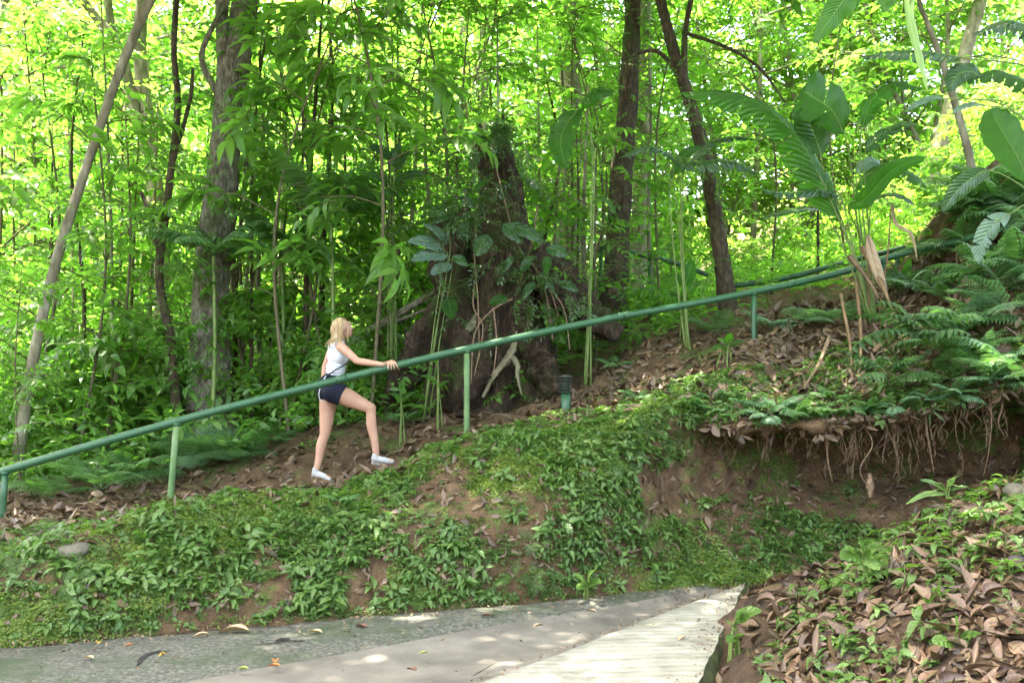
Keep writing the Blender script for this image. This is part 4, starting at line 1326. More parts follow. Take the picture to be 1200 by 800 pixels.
big_plant('banana_plant', 'tall plant with big backlit leaves reaching in from the right edge', 'plant', tb, [
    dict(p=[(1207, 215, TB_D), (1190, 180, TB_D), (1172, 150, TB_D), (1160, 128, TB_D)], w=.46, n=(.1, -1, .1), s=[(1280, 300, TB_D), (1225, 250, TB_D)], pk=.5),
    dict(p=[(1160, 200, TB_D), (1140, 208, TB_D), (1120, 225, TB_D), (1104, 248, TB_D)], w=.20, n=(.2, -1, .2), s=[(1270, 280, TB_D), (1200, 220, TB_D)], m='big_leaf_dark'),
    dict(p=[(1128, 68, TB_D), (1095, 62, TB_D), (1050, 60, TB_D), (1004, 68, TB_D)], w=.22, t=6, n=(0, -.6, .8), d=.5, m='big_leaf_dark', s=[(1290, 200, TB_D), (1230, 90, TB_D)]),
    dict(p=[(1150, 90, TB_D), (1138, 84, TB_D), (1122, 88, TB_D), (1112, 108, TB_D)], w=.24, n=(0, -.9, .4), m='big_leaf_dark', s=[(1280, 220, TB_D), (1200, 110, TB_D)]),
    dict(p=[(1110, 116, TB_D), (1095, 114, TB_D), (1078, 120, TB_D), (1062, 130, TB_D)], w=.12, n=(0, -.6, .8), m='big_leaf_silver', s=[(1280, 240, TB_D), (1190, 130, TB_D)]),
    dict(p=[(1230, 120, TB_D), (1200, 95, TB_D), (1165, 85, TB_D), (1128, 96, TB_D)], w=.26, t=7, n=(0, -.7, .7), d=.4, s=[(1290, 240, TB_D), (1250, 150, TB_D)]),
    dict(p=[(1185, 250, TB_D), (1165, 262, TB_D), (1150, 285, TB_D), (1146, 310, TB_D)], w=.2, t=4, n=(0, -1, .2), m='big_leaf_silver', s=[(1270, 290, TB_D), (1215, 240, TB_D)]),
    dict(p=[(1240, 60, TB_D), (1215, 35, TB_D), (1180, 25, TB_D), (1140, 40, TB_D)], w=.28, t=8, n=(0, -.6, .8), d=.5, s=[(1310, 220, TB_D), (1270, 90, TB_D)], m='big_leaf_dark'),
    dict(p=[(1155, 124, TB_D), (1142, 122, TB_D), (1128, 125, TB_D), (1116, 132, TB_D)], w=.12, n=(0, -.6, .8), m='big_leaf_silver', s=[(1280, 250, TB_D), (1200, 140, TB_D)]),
], sr=.009)
ND = 5.2
nb = Vector((4.6, 5.4, 0)); nb.z = .9
big_plant('banana_plant', 'plant whose bright near leaves hang down at the top right edge', 'plant', nb, [
    dict(p=[(1030, -70, ND), (1005, -22, ND), (980, 12, ND), (954, 50, ND)], w=.17, n=(.3, -1, .0), s=[(1350, 100, ND), (1250, -160, ND)]),
    dict(p=[(1060, -60, ND), (1048, -30, ND), (1040, -8, ND), (1036, 14, ND)], w=.16, n=(.3, -1, .0), s=[(1350, 60, ND), (1250, -170, ND)]),
    dict(p=[(1080, -60, ND + .6), (1066, 5, ND + .6), (1076, 60, ND + .6), (1087, 106, ND + .6)], w=.11, n=(.6, -.8, .0), s=[(1360, 60, ND), (1260, -170, ND)], m='leaf_yl'),
], sr=.01)

# dark philodendron-like leaves and young plants
def leafy(label, u, v, D, specs, name='broadleaf_plant', group=None, mat='big_leaf_dark'):
    b = at(u, v, D); b.z = max(min(b.z, gz(b.x, b.y) + .02), gz(b.x, b.y))
    lv = []
    for (u1, v1, u2, v2, w_) in specs:
        um, vm = (u1 + u2) / 2, (v1 + v2) / 2 - abs(u2 - u1) * .12
        lv.append(dict(p=[(u1, v1, D - .05), (um, vm, D - .12), (u2, v2, D - .2)], w=w_, n=(0, -.75, .65), pk=.35))
    return big_plant(name, label, 'plant', b, lv, group, mat=mat, sr=.007)


leafy('dark broad-leaved plant between the woman and the stump, leaves high up', 462, 470, 12.7,
      [(460, 185, 432, 172, .22), (458, 195, 470, 168, .22), (462, 198, 482, 178, .24), (455, 212, 428, 205, .16), (462, 212, 500, 205, .2)])
leafy('bright young plant at the left foot of the stump', 514, 462, 11.5, [(513, 425, 502, 414, .1), (514, 420, 526, 410, .1), (513, 448, 492, 440, .08), (514, 452, 526, 447, .08)], mat='big_leaf')
leafy('young broad leaf plant behind the handrail under the woman\'s hand', 470, 500, 11.3, [(470, 470, 458, 462, .14), (470, 462, 474, 444, .16), (471, 470, 486, 460, .12)], mat='big_leaf')
leafy('bright yellow-green upright plant on the slope behind the dark trunk', 786, 345, 16, [(785, 300, 770, 262, .14), (786, 300, 784, 248, .14), (787, 305, 803, 262, .14), (788, 310, 815, 290, .12)], mat='leaf_yl')
leafy('rounded bright leaves beside the foot of the leaning brown trunk', 800, 372, 12.4, [(802, 340, 792, 322, .16), (803, 335, 812, 305, .2), (805, 345, 822, 330, .16), (800, 350, 785, 345, .12)], mat='big_leaf')
leafy('silvery broad-leaved plant left of the stump at rail height', 500, 440, 11.9, [(520, 292, 478, 283, .24), (525, 300, 482, 305, .26), (530, 310, 505, 322, .2), (528, 285, 495, 262, .16)], mat='big_leaf_silver')
leafy('small plant on the bank edge right below the last handrail post', 853, 420, 10.9, [(853, 405, 840, 396, .1), (853, 402, 856, 390, .1), (854, 406, 872, 400, .1), (852, 408, 835, 408, .1)], mat='big_leaf')
leafy('light seedling at the foot of the bank beside the road', 688, 693, 8.1, [(687, 682, 676, 676, .1), (688, 680, 696, 668, .1), (689, 684, 705, 682, .09), (687, 686, 676, 690, .08)], mat='cover')
leafy('round-leaved seedling in the gap right of the ribbed slab', 862, 775, 6.2, [(860, 735, 852, 728, .07), (862, 728, 872, 712, .08), (862, 726, 892, 716, .10), (862, 745, 852, 752, .07), (862, 748, 870, 742, .06)], mat='cover')
leafy('tall seedling with drooping leaves on the near mound', 1030, 700, 6.0, [(1010, 650, 985, 654, .12), (1012, 648, 1008, 630, .1), (1014, 650, 1032, 640, .1), (1012, 655, 1030, 668, .09), (1008, 652, 990, 640, .07)], mat='cover')
leafy('pale seedling low on the mound at the right', 1120, 720, 5.6, [(1118, 700, 1100, 690, .09), (1120, 696, 1125, 676, .08), (1122, 700, 1145, 690, .09), (1120, 706, 1140, 716, .08)], mat='cover')
leafy('bright seedling at the bottom edge of the mound', 1120, 780, 4.9, [(1118, 755, 1092, 752, .08), (1120, 750, 1122, 722, .08), (1122, 755, 1150, 742, .08), (1121, 762, 1148, 770, .07)], mat='cover')
leafy('grassy light green plant on top of the mound at the right edge', 1110, 590, 7.0, [(1108, 575, 1078, 562, .05), (1110, 570, 1128, 555, .04), (1108, 578, 1062, 590, .05), (1112, 575, 1140, 572, .04)], mat='cover')

for i, (u, v, D) in enumerate(((1095, 345, 11.3), (1150, 300, 11.2), (1110, 420, 9.6), (1180, 420, 9.2), (1195, 300, 10.8), (1060, 330, 11.9), (1170, 380, 10))):
    leafy('broad-leaved young plant among the ferns of the right-hand slope', u, v + 14, D,
          [(u + dx * .25, v - 4, u + dx, v + dy, random.uniform(.09, .15)) for dx, dy in ((-26, -6), (-16, -22), (6, -28), (22, -14), (26, 4))],
          group='broad-leaved plants on the slope', mat='big_leaf' if i % 2 else 'big_leaf_silver')

# creeper on the stump
cp = thing('climbing_plant', 'green creeper with hanging stems and broad leaves growing over the stump', 'plant', st.location)
for pts in ([(556, 330, 11.9), (555, 360, 11.75), (566, 385, 11.65), (556, 440, 11.4)], [(600, 350, 11.75), (575, 365, 11.6), (556, 392, 11.5), (552, 450, 11.35)],
            [(558, 250, 12.0), (556, 300, 11.9), (560, 350, 11.7), (562, 420, 11.5)], [(578, 360, 11.7), (582, 400, 11.6), (578, 440, 11.5)],
            [(630, 240, 12.1), (624, 280, 12.0), (610, 330, 11.8)], [(575, 170, 12.2), (590, 230, 12.0), (608, 290, 11.9), (640, 330, 11.9), (655, 370, 11.8)],
            [(620, 300, 12), (640, 345, 11.9), (648, 400, 11.7)], [(636, 330, 12), (660, 360, 11.8), (668, 410, 11.7)], [(545, 120, 12.2), (552, 160, 12.1), (560, 200, 12.0)]):
    obj('vine', tube([at(*p) - sb for p in pts], [.012, .009, .007], n=5, seg=18), 'root', cp)
r_ = random.Random(3)
for (u, v, u2, v2, w_, m_) in ((524, 348, 530, 374, .20, 'big_leaf'), (573, 355, 595, 350, .16, 'big_leaf'), (572, 275, 558, 300, .24, 'big_leaf_dark'), (590, 262, 612, 285, .22, 'big_leaf_dark'),
                               (596, 262, 640, 285, .2, 'big_leaf_dark'), (640, 290, 665, 300, .2, 'big_leaf_dark'), (560, 178, 552, 200, .14, 'big_leaf_dark'), (626, 330, 612, 352, .12, 'big_leaf_dark'),
                               (632, 322, 650, 340, .12, 'big_leaf_dark'), (610, 318, 626, 300, .13, 'big_leaf_dark'), (642, 300, 640, 322, .12, 'big_leaf'), (548, 262, 536, 280, .14, 'big_leaf_dark'),
                               (530, 300, 548, 312, .14, 'big_leaf_dark'), (615, 210, 634, 222, .14, 'big_leaf_dark'), (570, 210, 556, 226, .1, 'big_leaf'), (525, 250, 506, 262, .16, 'big_leaf_dark'),
                               (650, 395, 664, 402, .1, 'big_leaf'), (655, 330, 678, 342, .14, 'big_leaf_dark'), (600, 300, 590, 322, .1, 'big_leaf_dark'), (540, 230, 556, 245, .12, 'big_leaf_dark')):
    D = 11.75
    obj('leaf', blade([at(u, v, D) - sb, at((u + u2) / 2, (v + v2) / 2 - 2, D - .06) - sb, at(u2, v2, D - .05) - sb], w_, (0, -.85, .5), seed=u, peak=.36), m_, cp)
rg = np.random.default_rng(12)
Pc, Dc = [], []
for (u, v, k, su, sv) in ((585, 160, 34, 24, 16), (555, 200, 16, 12, 20), (525, 240, 20, 18, 14), (600, 340, 10, 20, 20), (622, 325, 22, 20, 18), (560, 250, 14, 10, 40), (520, 260, 16, 14, 14), (640, 370, 14, 18, 16), (610, 230, 14, 14, 30), (535, 330, 12, 16, 24), (660, 340, 12, 18, 12), (590, 290, 10, 14, 30)):
    for _ in range(int(k * 1.15)):
        p = at(u + rg.normal(0, su), v + rg.normal(0, sv), 11.85 + rg.uniform(-.1, .15)) - sb
        Pc.append(list(p)); Dc.append([rg.normal(0, .7), -.6, rg.normal(-.2, .5)])
lv, tw = put_sprays('small', Pc, Dc, rg.uniform(.4, .8, len(Pc)), rg)
obj('foliage', lv, 'leaf_dk', cp, smooth=False); obj('twigs', tw, 'twig', cp)

# ------------------------------------------------------------------ ferns
FR = {'fern': [mesh_of('frond', frond_geo(.8, 15, .33, seed=i), M['fern'], False) for i in range(3)],
      'pale': [mesh_of('frond', frond_geo(.8, 14, .33, seed=i + 5), M['fern_pale'], False) for i in range(3)],
      'simple': [mesh_of('frond', frond_geo(.8, 15, .27, True, seed=i + 15, pw=.24), M['fern']) for i in range(3)],
      'simple_pale': [mesh_of('frond', frond_geo(.8, 13, .28, True, seed=i + 25, pw=.27), M['fern_pale']) for i in range(3)],
      'glossy': [mesh_of('frond', frond_geo(.7, 8, .30, True, seed=i + 9), M['big_leaf_dark']) for i in range(2)]}


def lip_at(u):
    """point on the lip of the bank in direction u"""
    d = np.interp(u, U, lip_D); v = np.interp(u, U, lip_v)
    return at(u, v + 6, d + .05)


def fern(u, v, label, kind='fern', s=1.0, n=8, D=None, face=None, group=None, spread=6.28, dz=0, P=None):
    if P is not None:
        p = P
    elif D is None:
        p, nn = hit(u, v)
        if p is None: return
    else:
        p = at(u, v, D)
    if kind in ('fern', 'pale') and random.random() < (.95 if s < .6 else .5):
        kind = 'simple' if kind == 'fern' else 'simple_pale'
    t = thing('fern', label, 'fern', p, 0, group)
    f0 = random.uniform(0, 6.28) if face is None else face
    for i in range(n):
        me = FR[kind][i % len(FR[kind])]
        c = bpy.data.objects.new('frond', me); col.objects.link(c); c.parent = t
        az = f0 + (i / n - .5) * spread + random.gauss(0, .15)
        c.rotation_euler = (random.gauss(-.1, .25), random.gauss(0, .15), az)
        k = s * random.uniform(.75, 1.1); c.scale = (k, k, k)
    return t


for i in range(17):
    u = random.uniform(1040, 1215); v = random.uniform(235 if u > 1120 else 345, 450)
    k = 'pale' if i % 3 else 'fern'
    f_ = fern(u, v, 'pale feathery fern among dead leaves on the right-hand slope' if k == 'pale' else 'green feathery fern among dead leaves on the right-hand slope', k,
         random.uniform(.4, .85), 6, group='slope ferns, ' + ('pale' if k == 'pale' else 'green'))
for i in range(14):
    fern(random.uniform(-20, 310), random.uniform(490, 545), 'green fern growing along the back of the path at left', 'fern' if i % 3 else 'pale', random.uniform(.6, 1.0), 8, group='path ferns')
for i in range(15):
    u = 815 + i * 27 + random.uniform(-8, 8)
    p = lip_at(u)
    k = 'pale' if random.random() < .6 else 'fern'
    fern(u, 0, 'small pale fern spilling over the rim of the dark hollow' if k == 'pale' else 'small green fern spilling over the rim of the dark hollow', k, random.uniform(.22, .5), 6,
         D=p.y - .02, group='rim ferns, ' + k, face=PI, spread=3.6, P=p + Vector((0, 0, .03)))
for i in range(12):
    u = 1120 + i * 8 + random.uniform(-5, 5); v = random.uniform(212, 262)
    fern(u, v, 'green feathery fern growing on the crest of the right-hand mound', 'fern', random.uniform(.6, .95), 7, group='crest ferns')
PIH = PI      # a frond with rotation PI points to the camera
for args in ((118, 575, 'feathery fern with one large frond under the rail at the far left', 'fern', 1.1, 7), (62, 585, 'low fern beside the leftmost handrail post', 'fern', .8, 7),
             (172, 560, 'fern just left of the second handrail post', 'fern', .9, 8), (238, 545, 'fern right of the second handrail post, under the thick grey tree', 'fern', .9, 8),
             (285, 535, 'spreading fern between the grey tree and the woman', 'fern', .8, 8), (322, 518, 'fern behind the woman, at the left of her legs', 'fern', .7, 9),
             (345, 490, 'fern rising behind the woman at hip height', 'fern', .95, 9), (300, 505, 'large fern left of the woman under the rail', 'pale', 1.1, 8),
             (215, 520, 'fern at the foot of the thick grey tree', 'fern', 1.0, 8),
             (478, 495, 'low fern in front of the woman\'s knee', 'fern', .45, 7), (835, 392, 'small fern below the rail near the brown leaning trunk', 'fern', .6, 8),
             (905, 385, 'broad pale fern by the post at the middle right', 'pale', .8, 6), (945, 382, 'pale fern left of the dead banana stems', 'pale', .8, 7),
             (985, 380, 'fern at the foot of the dead banana stems', 'fern', .7, 7), (1075, 345, 'silvery fern catching light right of the rail end', 'pale', .9, 8),
             (1125, 385, 'dense fern in the middle of the right mound', 'fern', .9, 9), (1160, 330, 'wide dark fern high on the right mound', 'fern', 1.0, 9),
             (1130, 300, 'fern spreading across the top of the right mound', 'fern', 1.1, 9), (1185, 370, 'pale fern at the right edge of the picture', 'pale', .8, 8),
             (1165, 250, 'fern near the crest of the right mound', 'fern', .9, 8), (1195, 260, 'pale crest fern at the right edge', 'pale', .9, 8), (1198, 320, 'dark fern at the right edge below the crest', 'fern', 1.0, 8),
             (870, 478, 'fern hanging over the lip of the undercut, left end', 'fern', .45, 7), (905, 484, 'light fern hanging over the middle of the undercut', 'pale', .45, 7),
             (835, 470, 'small fern left of the undercut lip', 'fern', .4, 7), (975, 470, 'little fern on the undercut lip under the dead leaves', 'fern', .4, 6),
             (1190, 450, 'fern hanging beside the undercut at the right edge', 'fern', .7, 7), (1185, 485, 'lowest fern hanging in front of the dark hollow at right', 'fern', .5, 6),
             (660, 415, 'small fern growing by the right buttress of the stump', 'fern', .5, 6), (720, 430, 'small fern on the slope right of the garden light', 'fern', .45, 6),
             (745, 470, 'little fern on the bank top right of the garden light', 'fern', .4, 6), (400, 590, 'little fern on the bank below the woman', 'fern', .3, 6)):
    u, v, lab, kind, s, n = args
    fern(u, v, lab, kind, s, n)
for u, v, D, lab, s in ((1062, 385, 9.1, 'large glossy ladder-leaved fern hanging in front of the litter slope', 1.0), (1085, 402, 8.9, 'glossy fern hanging just right of the large one', .8),
                        (1040, 440, 8.7, 'glossy dark fern below the large one at the hollow\'s rim', .6)):
    fern(u, v, lab, 'glossy', s, 7, D=D, face=PIH, spread=4.2)
fern(577, 178, 'bright fern drooping from the broken top of the stump', 'pale', .8, 5, D=12.1, face=PIH, spread=2.0)
fern(532, 262, 'dark fern on the broken left trunk of the stump', 'fern', .8, 6, D=12.2)
# palm-like understorey fronds among the trees
for u, v, D, s, lab in ((388, 262, 12.6, 1.7, 'feathery palm-like frond cluster above the woman'), (330, 300, 13.2, 1.3, 'feathery frond cluster left above the woman'),
                        (250, 300, 12.4, 1.2, 'feathery frond cluster in front of the thick grey tree')):
    b = at(u, v, D)
    g = gz(b.x, b.y)
    t = thing('palm', lab, 'palm', (b.x, b.y, g))
    obj('stem', tube([(0, 0, -.2), (.04, 0, (b.z - g) * .5), (0, 0, b.z - g)], [.03, .025, .02], n=7), 'stem_green', t)
    for i in range(8):
        c = bpy.data.objects.new('frond', FR['simple'][i % 3]); col.objects.link(c); c.parent = t
        c.location = (0, 0, b.z - g); c.rotation_euler = (random.gauss(0, .2), 0, i * .8 + random.gauss(0, .2)); c.scale = (s,) * 3

# ------------------------------------------------------------------ roots hanging in the undercut
for i, (u, v1, w_, du) in enumerate(((1008, 575, 0, 0),) * 0 + ((964, 565, 7, 12), (985, 545, 4, 4), (1008, 575, 6, 12), (1012, 520, 4, 2), (1036, 530, 9, 14), (1040, 545, 5, 16), (1046, 520, 4, 18), (1083, 556, 7, 12),
                                     (1100, 520, 4, 4), (1124, 500, 6, 14), (1114, 495, 4, 2), (1130, 505, 4, 14), (1172, 512, 8, 6), (945, 530, 4, 2), (925, 520, 3, 4), (900, 540, 3, -2), (1160, 560, 4, -8),
                                     (1064, 500, 3, 4), (850, 545, 3, 3), (1020, 500, 5, -3)) + tuple((random.uniform(850, 1190), random.uniform(505, 575), random.uniform(1.5, 3), random.gauss(0, 8)) for _ in range(24))):
    a = lip_at(u); D = a.y
    b = at(u + du, v1, D + .12)
    m1 = a.lerp(b, .35) + Vector((random.gauss(0, .03), 0, 0)); m2 = a.lerp(b, .7) + Vector((random.gauss(0, .035), 0, 0))
    g = [tube([a + Vector((-.02, .05, .12)), a, m1, m2, b], [px_r(w_ * .42, D), px_r(w_ * .36, D), px_r(w_ * .25, D), px_r(w_ * .1, D)], n=6, seg=20, wob=.3)]
    for _ in range(4):
        s = a.lerp(b, random.uniform(.1, .85))
        g.append(tube([s, s + Vector((random.gauss(0, .03), random.gauss(0, .02), -.06)), s + Vector((random.gauss(0, .05), 0, -random.uniform(.06, .2)))], [.0025, .002, .0008], n=4, seg=8))
    if i == 2: g.append(tube([b + Vector((0, 0, .16)), b + Vector((0, 0, .05)), b - Vector((0, 0, .06))], [.012, .035, .02], n=7, seg=12, wob=.5))
    o = obj('hanging_root', join(g), 'root')
    tag(o, 'dry root ending in a shaggy knot, hanging in the dark hollow' if i == 2 else 'thin dry root hanging from the rim of the dark hollow', 'root',
        None if i == 2 else 'roots hanging in the undercut')
# dry stems leaning on the litter slope by the banana plant
for i, (a, b, w_, mt, lab) in enumerate((((1003, 330, 11.2), (1008, 440, 9.6), 7, 'stem_brown', 'upright dry stem beside the dead banana stems'),
                                         ((985, 345, 11), (1000, 455, 9.5), 6, 'stem_brown', 'dry stem leaning left of the upright one'),
                                         ((972, 395, 10.2), (942, 455, 9.4), 7, 'root', 'yellowish stick leaning on the leaf litter at the undercut'),
                                         ((1010, 290, 11.3), (1050, 375, 10.6), 9, 'stem_brown', 'thick dead leaf stalk slanting down right of the banana stems'),
                                         ((995, 300, 11.3), (1030, 350, 10.9), 9, 'root', 'pale dead leaf stalk slanting behind the thick one'))):
    o = obj('dead_stem', tube([at(*a), at((a[0] + b[0]) / 2 + 3, (a[1] + b[1]) / 2, (a[2] + b[2]) / 2), at(*b)], [px_r(w_ * .7, a[2]), px_r(w_ * .5, a[2]), px_r(w_ * .3, a[2])], n=7, wob=.3), mt)
    tag(o, lab, 'stem')

# ------------------------------------------------------------------ handrails
def handrail(label, path, posts, r, name='handrail', group=None, worn=()):
    P = [at(*p) for p in path]
    o0 = P[0].copy()
    t = thing(name, label, 'handrail', o0, 0, group)
    obj('rail', tube([p - o0 for p in P], [r, r], n=16, seg=140), 'rail_paint', t)
    C = smooth_path([p - o0 for p in P], 141)
    for q in range(9, 140, 26):
        obj('coupling', tube([C[q] - (C[q + 1] - C[q]) * .45, C[q] + (C[q + 1] - C[q]) * .45], [r * 1.10, r * 1.10], n=16, seg=3), 'rail_paint', t)
    for i, (u, v, D, ub) in enumerate(posts):
        a = at(u, v, D) - Vector((0, 0, r * .6)); b = at(ub, v + 100, D)
        gy = gz(b.x, b.y)
        b.z = gy - .25
        bx = a + (b - a)
        obj('post', tube([a - o0, bx - o0], [r * .78, r * .78], n=14, seg=4), 'rail_paint_worn' if i in worn else 'rail_paint', t)
        obj('joint', tube([a - o0 + Vector((0, 0, .012)), a - o0 - Vector((0, 0, .015))], [r * 1.04, r * .98], n=14, seg=3), 'rail_paint', t)
    return t


RAIL = [(-260, 632, 9.2), (0, 553, 9.5), (205, 494, 9.8), (400, 444, 10.2), (547, 409, 10.5), (700, 376, 11), (800, 358, 11.3), (883, 342, 11.5), (975, 322, 11.8), (1052, 299, 12.0), (1120, 283, 11.5), (1190, 265, 10.9),
        (1330, 232, 10.0)]
handrail('long round green pipe handrail climbing from left to right in front of the woman', RAIL,
         [(6, 551, 9.5, 0), (207, 494, 9.8, 197), (547, 409, 10.5, 547), (883, 342, 11.5, 884), (1036, 305, 12.0, 1038), (1262, 249, 10.4, 1262)], .040, worn=(1, 2))
handrail('short green handrail bending down, far behind the dark trunk', [(700, 288, 15.5), (757, 300, 15.5), (790, 308, 15.5), (830, 322, 15.4)],
         [(761, 301, 15.5, 763), (704, 289, 15.5, 704)], .04)
handrail('second green handrail running just behind the main one at right', [(850, 336, 14), (920, 326, 14), (985, 309, 14), (1060, 290, 14.2)], [(858, 335, 14, 858), (1052, 292, 14.2, 1052)], .04)
handrail('green handrail posts far behind the woman\'s shoulder', [(425, 371, 14.8), (470, 362, 15), (515, 350, 15.2)], [(432, 370, 14.8, 432), (468, 362, 15, 468)], .042)
p0 = at(443, 372, 14.2); g = gz(p0.x, p0.y)
t = thing('wooden_post', 'orange-brown wooden post far behind the woman\'s outstretched arm', 'post', (p0.x, p0.y, g))
o = obj('post', tube([(0, 0, -.2), (0, 0, p0.z - g)], [.075, .07], n=14, seg=8, wob=.05), 'post_wood', t)
p0 = at(440, 365, 13.1)
o = obj('leaning_branch', tube([at(392, 452, 12.9), at(396, 415, 12.9), at(418, 396, 12.9), at(452, 377, 12.8), at(490, 354, 12.7), at(523, 334, 12.6)], [.055, .055, .055, .05, .045, .035], n=10, seg=30, wob=.15), 'bark_grey')
tag(o, 'grey bare branch slanting up behind the woman towards the stump', 'branch')
o = obj('leaning_branch', tube([at(448, 378, 12.8), at(470, 374, 12.75), at(500, 362, 12.7)], [.03, .025, .015], n=8, seg=16, wob=.15), 'bark_grey')
tag(o, 'short grey side branch just under the long slanting one', 'branch')

# small garden light
gp, _ = hit(663, 482)
t = thing('garden_light', 'short green bollard light with dark louvres right of the stump', 'garden light', gp)
ring = lambda z0, z1, r0, r1, n=20: tube([(0, 0, z0), (0, 0, z1)], [r0, r1], n=n, seg=3)
obj('post', ring(-.15, .20, .052, .052), 'rail_paint', t)
for i in range(5):
    obj('louvre', ring(.205 + i * .032, .222 + i * .032, .085, .066), 'black_plastic', t)
obj('core', ring(.19, .36, .045, .045), 'rail_paint', t)
obj('cap', join([ring(.365, .385, .085, .07), ring(.383, .40, .07, .02)]), 'black_plastic', t)

# stones
for u, v, s, lab, tree_ in ((1192, 578, .10, 'smooth tan stone on top of the mound at the right edge', MB_), (1000, 662, .09, 'flat grey stone half buried in the mound litter', MB_),
                            (82, 648, .10, 'rounded stone on the edge of the bank at far left', TB), (948, 690, .07, 'dark stone at the foot of the mound', MB_)):
    p, nn = hit(u, v, tree_)
    if p is None: continue
    a = loft(lambda t: (0, 0, -s * .5 + t * s), lambda t: s * (math.sin(PI * (.08 + .84 * t)) ** .6), 10, 14, 2, .12, u, 0.0)
    o = obj('stone', a, 'stone'); o.location = p
    tag(o, lab, 'stone')

# single fallen leaves on the road
for u, v, s, az, mt, lab in ((115, 753, .085, .3, 'yellow', 'yellow fallen leaf on the road shoulder, at far left'), (157, 754, .06, 2, 'orange', 'small orange leaf next to the yellow one at far left'),
                             (110, 770, .09, 1.2, 'tan', 'curled tan leaf left of the crescent hole'), (196, 764, .07, 2.6, 'yellow', 'yellow leaf right above the crescent hole'),
                             (246, 742, .12, 1.9, 'tan', 'tan leaf at the foot of the bank'), (293, 738, .24, 1.5, 'dry', 'long pale dry leaf at the foot of the bank'),
                             (378, 740, .12, 1.2, 'tan', 'oval tan leaf on the shoulder'), (430, 734, .13, .8, 'brown', 'dark purplish brown leaf on the shoulder'),
                             (322, 775, .10, .2, 'orange', 'red-orange leaf near the crack'), (329, 779, .09, 1.3, 'orange', 'second red-orange leaf touching the first by the crack'),
                             (292, 782, .08, 1.6, 'greenish', 'green-yellow leaf below the crack'), (488, 785, .10, .7, 'brown', 'reddish brown leaf on the smooth carriageway'),
                             (502, 763, .07, 1.9, 'greenish', 'small green leaf on the smooth carriageway'), (700, 716, .11, 1.0, 'dry', 'cream curled leaf where the slab meets the road'),
                             (803, 745, .09, 2.4, 'tan', 'pinkish leaf lying on the ribbed slab'), (637, 731, .09, 2.0, 'dry', 'small dry leaf on the carriageway edge'),
                             (578, 720, .1, 1.4, 'brown', 'brown leaf near the top of the shoulder')):
    p = on_plane(u, v, .045)
    o = obj('fallen_leaf', leaf_t(6, .45, .12, .35, .45), 'fallen_' + mt)
    o.location = (p.x, p.y, .040); o.scale = (s, s, s); o.rotation_euler = (.05, .05, az)
    tag(o, lab, 'leaf')

# ------------------------------------------------------------------ the woman
def ell(c, r, R=None, n=14):
    a = np.linspace(0, PI, n + 1); b = np.linspace(0, 2 * PI, n * 2, endpoint=False)
    V = np.stack([np.outer(np.sin(a), np.cos(b)), np.outer(np.sin(a), np.sin(b)), np.outer(np.cos(a), np.ones(len(b)))], -1)
    m = n * 2
    i = np.arange(n)[:, None] * m; j = np.arange(m)[None]; k = (j + 1) % m
    Q = np.stack([i + j, i + m + j, i + m + k, i + k], -1).reshape(-1, 4)
    V = V.reshape(-1, 3) * np.array(r)
    if R is not None: V = V @ np.array(R).T
    return Arr(V + np.array(list(c)), None, Q)


def cap(p0, r0, p1, r1, k=1.0, cut=False):
    """tapered capsule"""
    p0, p1 = np.array(list(p0)), np.array(list(p1))
    return join([tube([p0, p1], [r0, r1], n=18, seg=8)] + ([] if cut else [ell(p0, (r0,) * 3, n=8), ell(p1, (r1,) * 3, n=8)]))


def limb(pts, rads):
    g = []
    for (a, ra), (b, rb) in zip(zip(pts[:-1], rads[:-1]), zip(pts[1:], rads[1:])):
        g.append(cap(a, ra, b, rb))
    return join(g)


def solid(name, a, mat, parent, voxel=.008, smooth_n=4):
    """fuse overlapping volumes into one continuous surface"""
    me = mesh_of(name, a, M[mat])
    o = bpy.data.objects.new(name + '_raw', me); col.objects.link(o)
    m = o.modifiers.new('r', 'REMESH'); m.mode = 'VOXEL'; m.voxel_size = voxel; m.use_smooth_shade = True
    if smooth_n:
        s = o.modifiers.new('s', 'SMOOTH'); s.iterations = smooth_n; s.factor = .5
    dg = bpy.context.evaluated_depsgraph_get(); dg.update()
    out = bpy.data.meshes.new_from_object(o.evaluated_get(dg))
    out.name = name
    bpy.data.objects.remove(o)
    if not out.materials: out.materials.append(M[mat])
    q = bpy.data.objects.new(name, out); col.objects.link(q); q.parent = parent
    out.polygons.foreach_set('use_smooth', np.ones(len(out.polygons), bool))
    return q


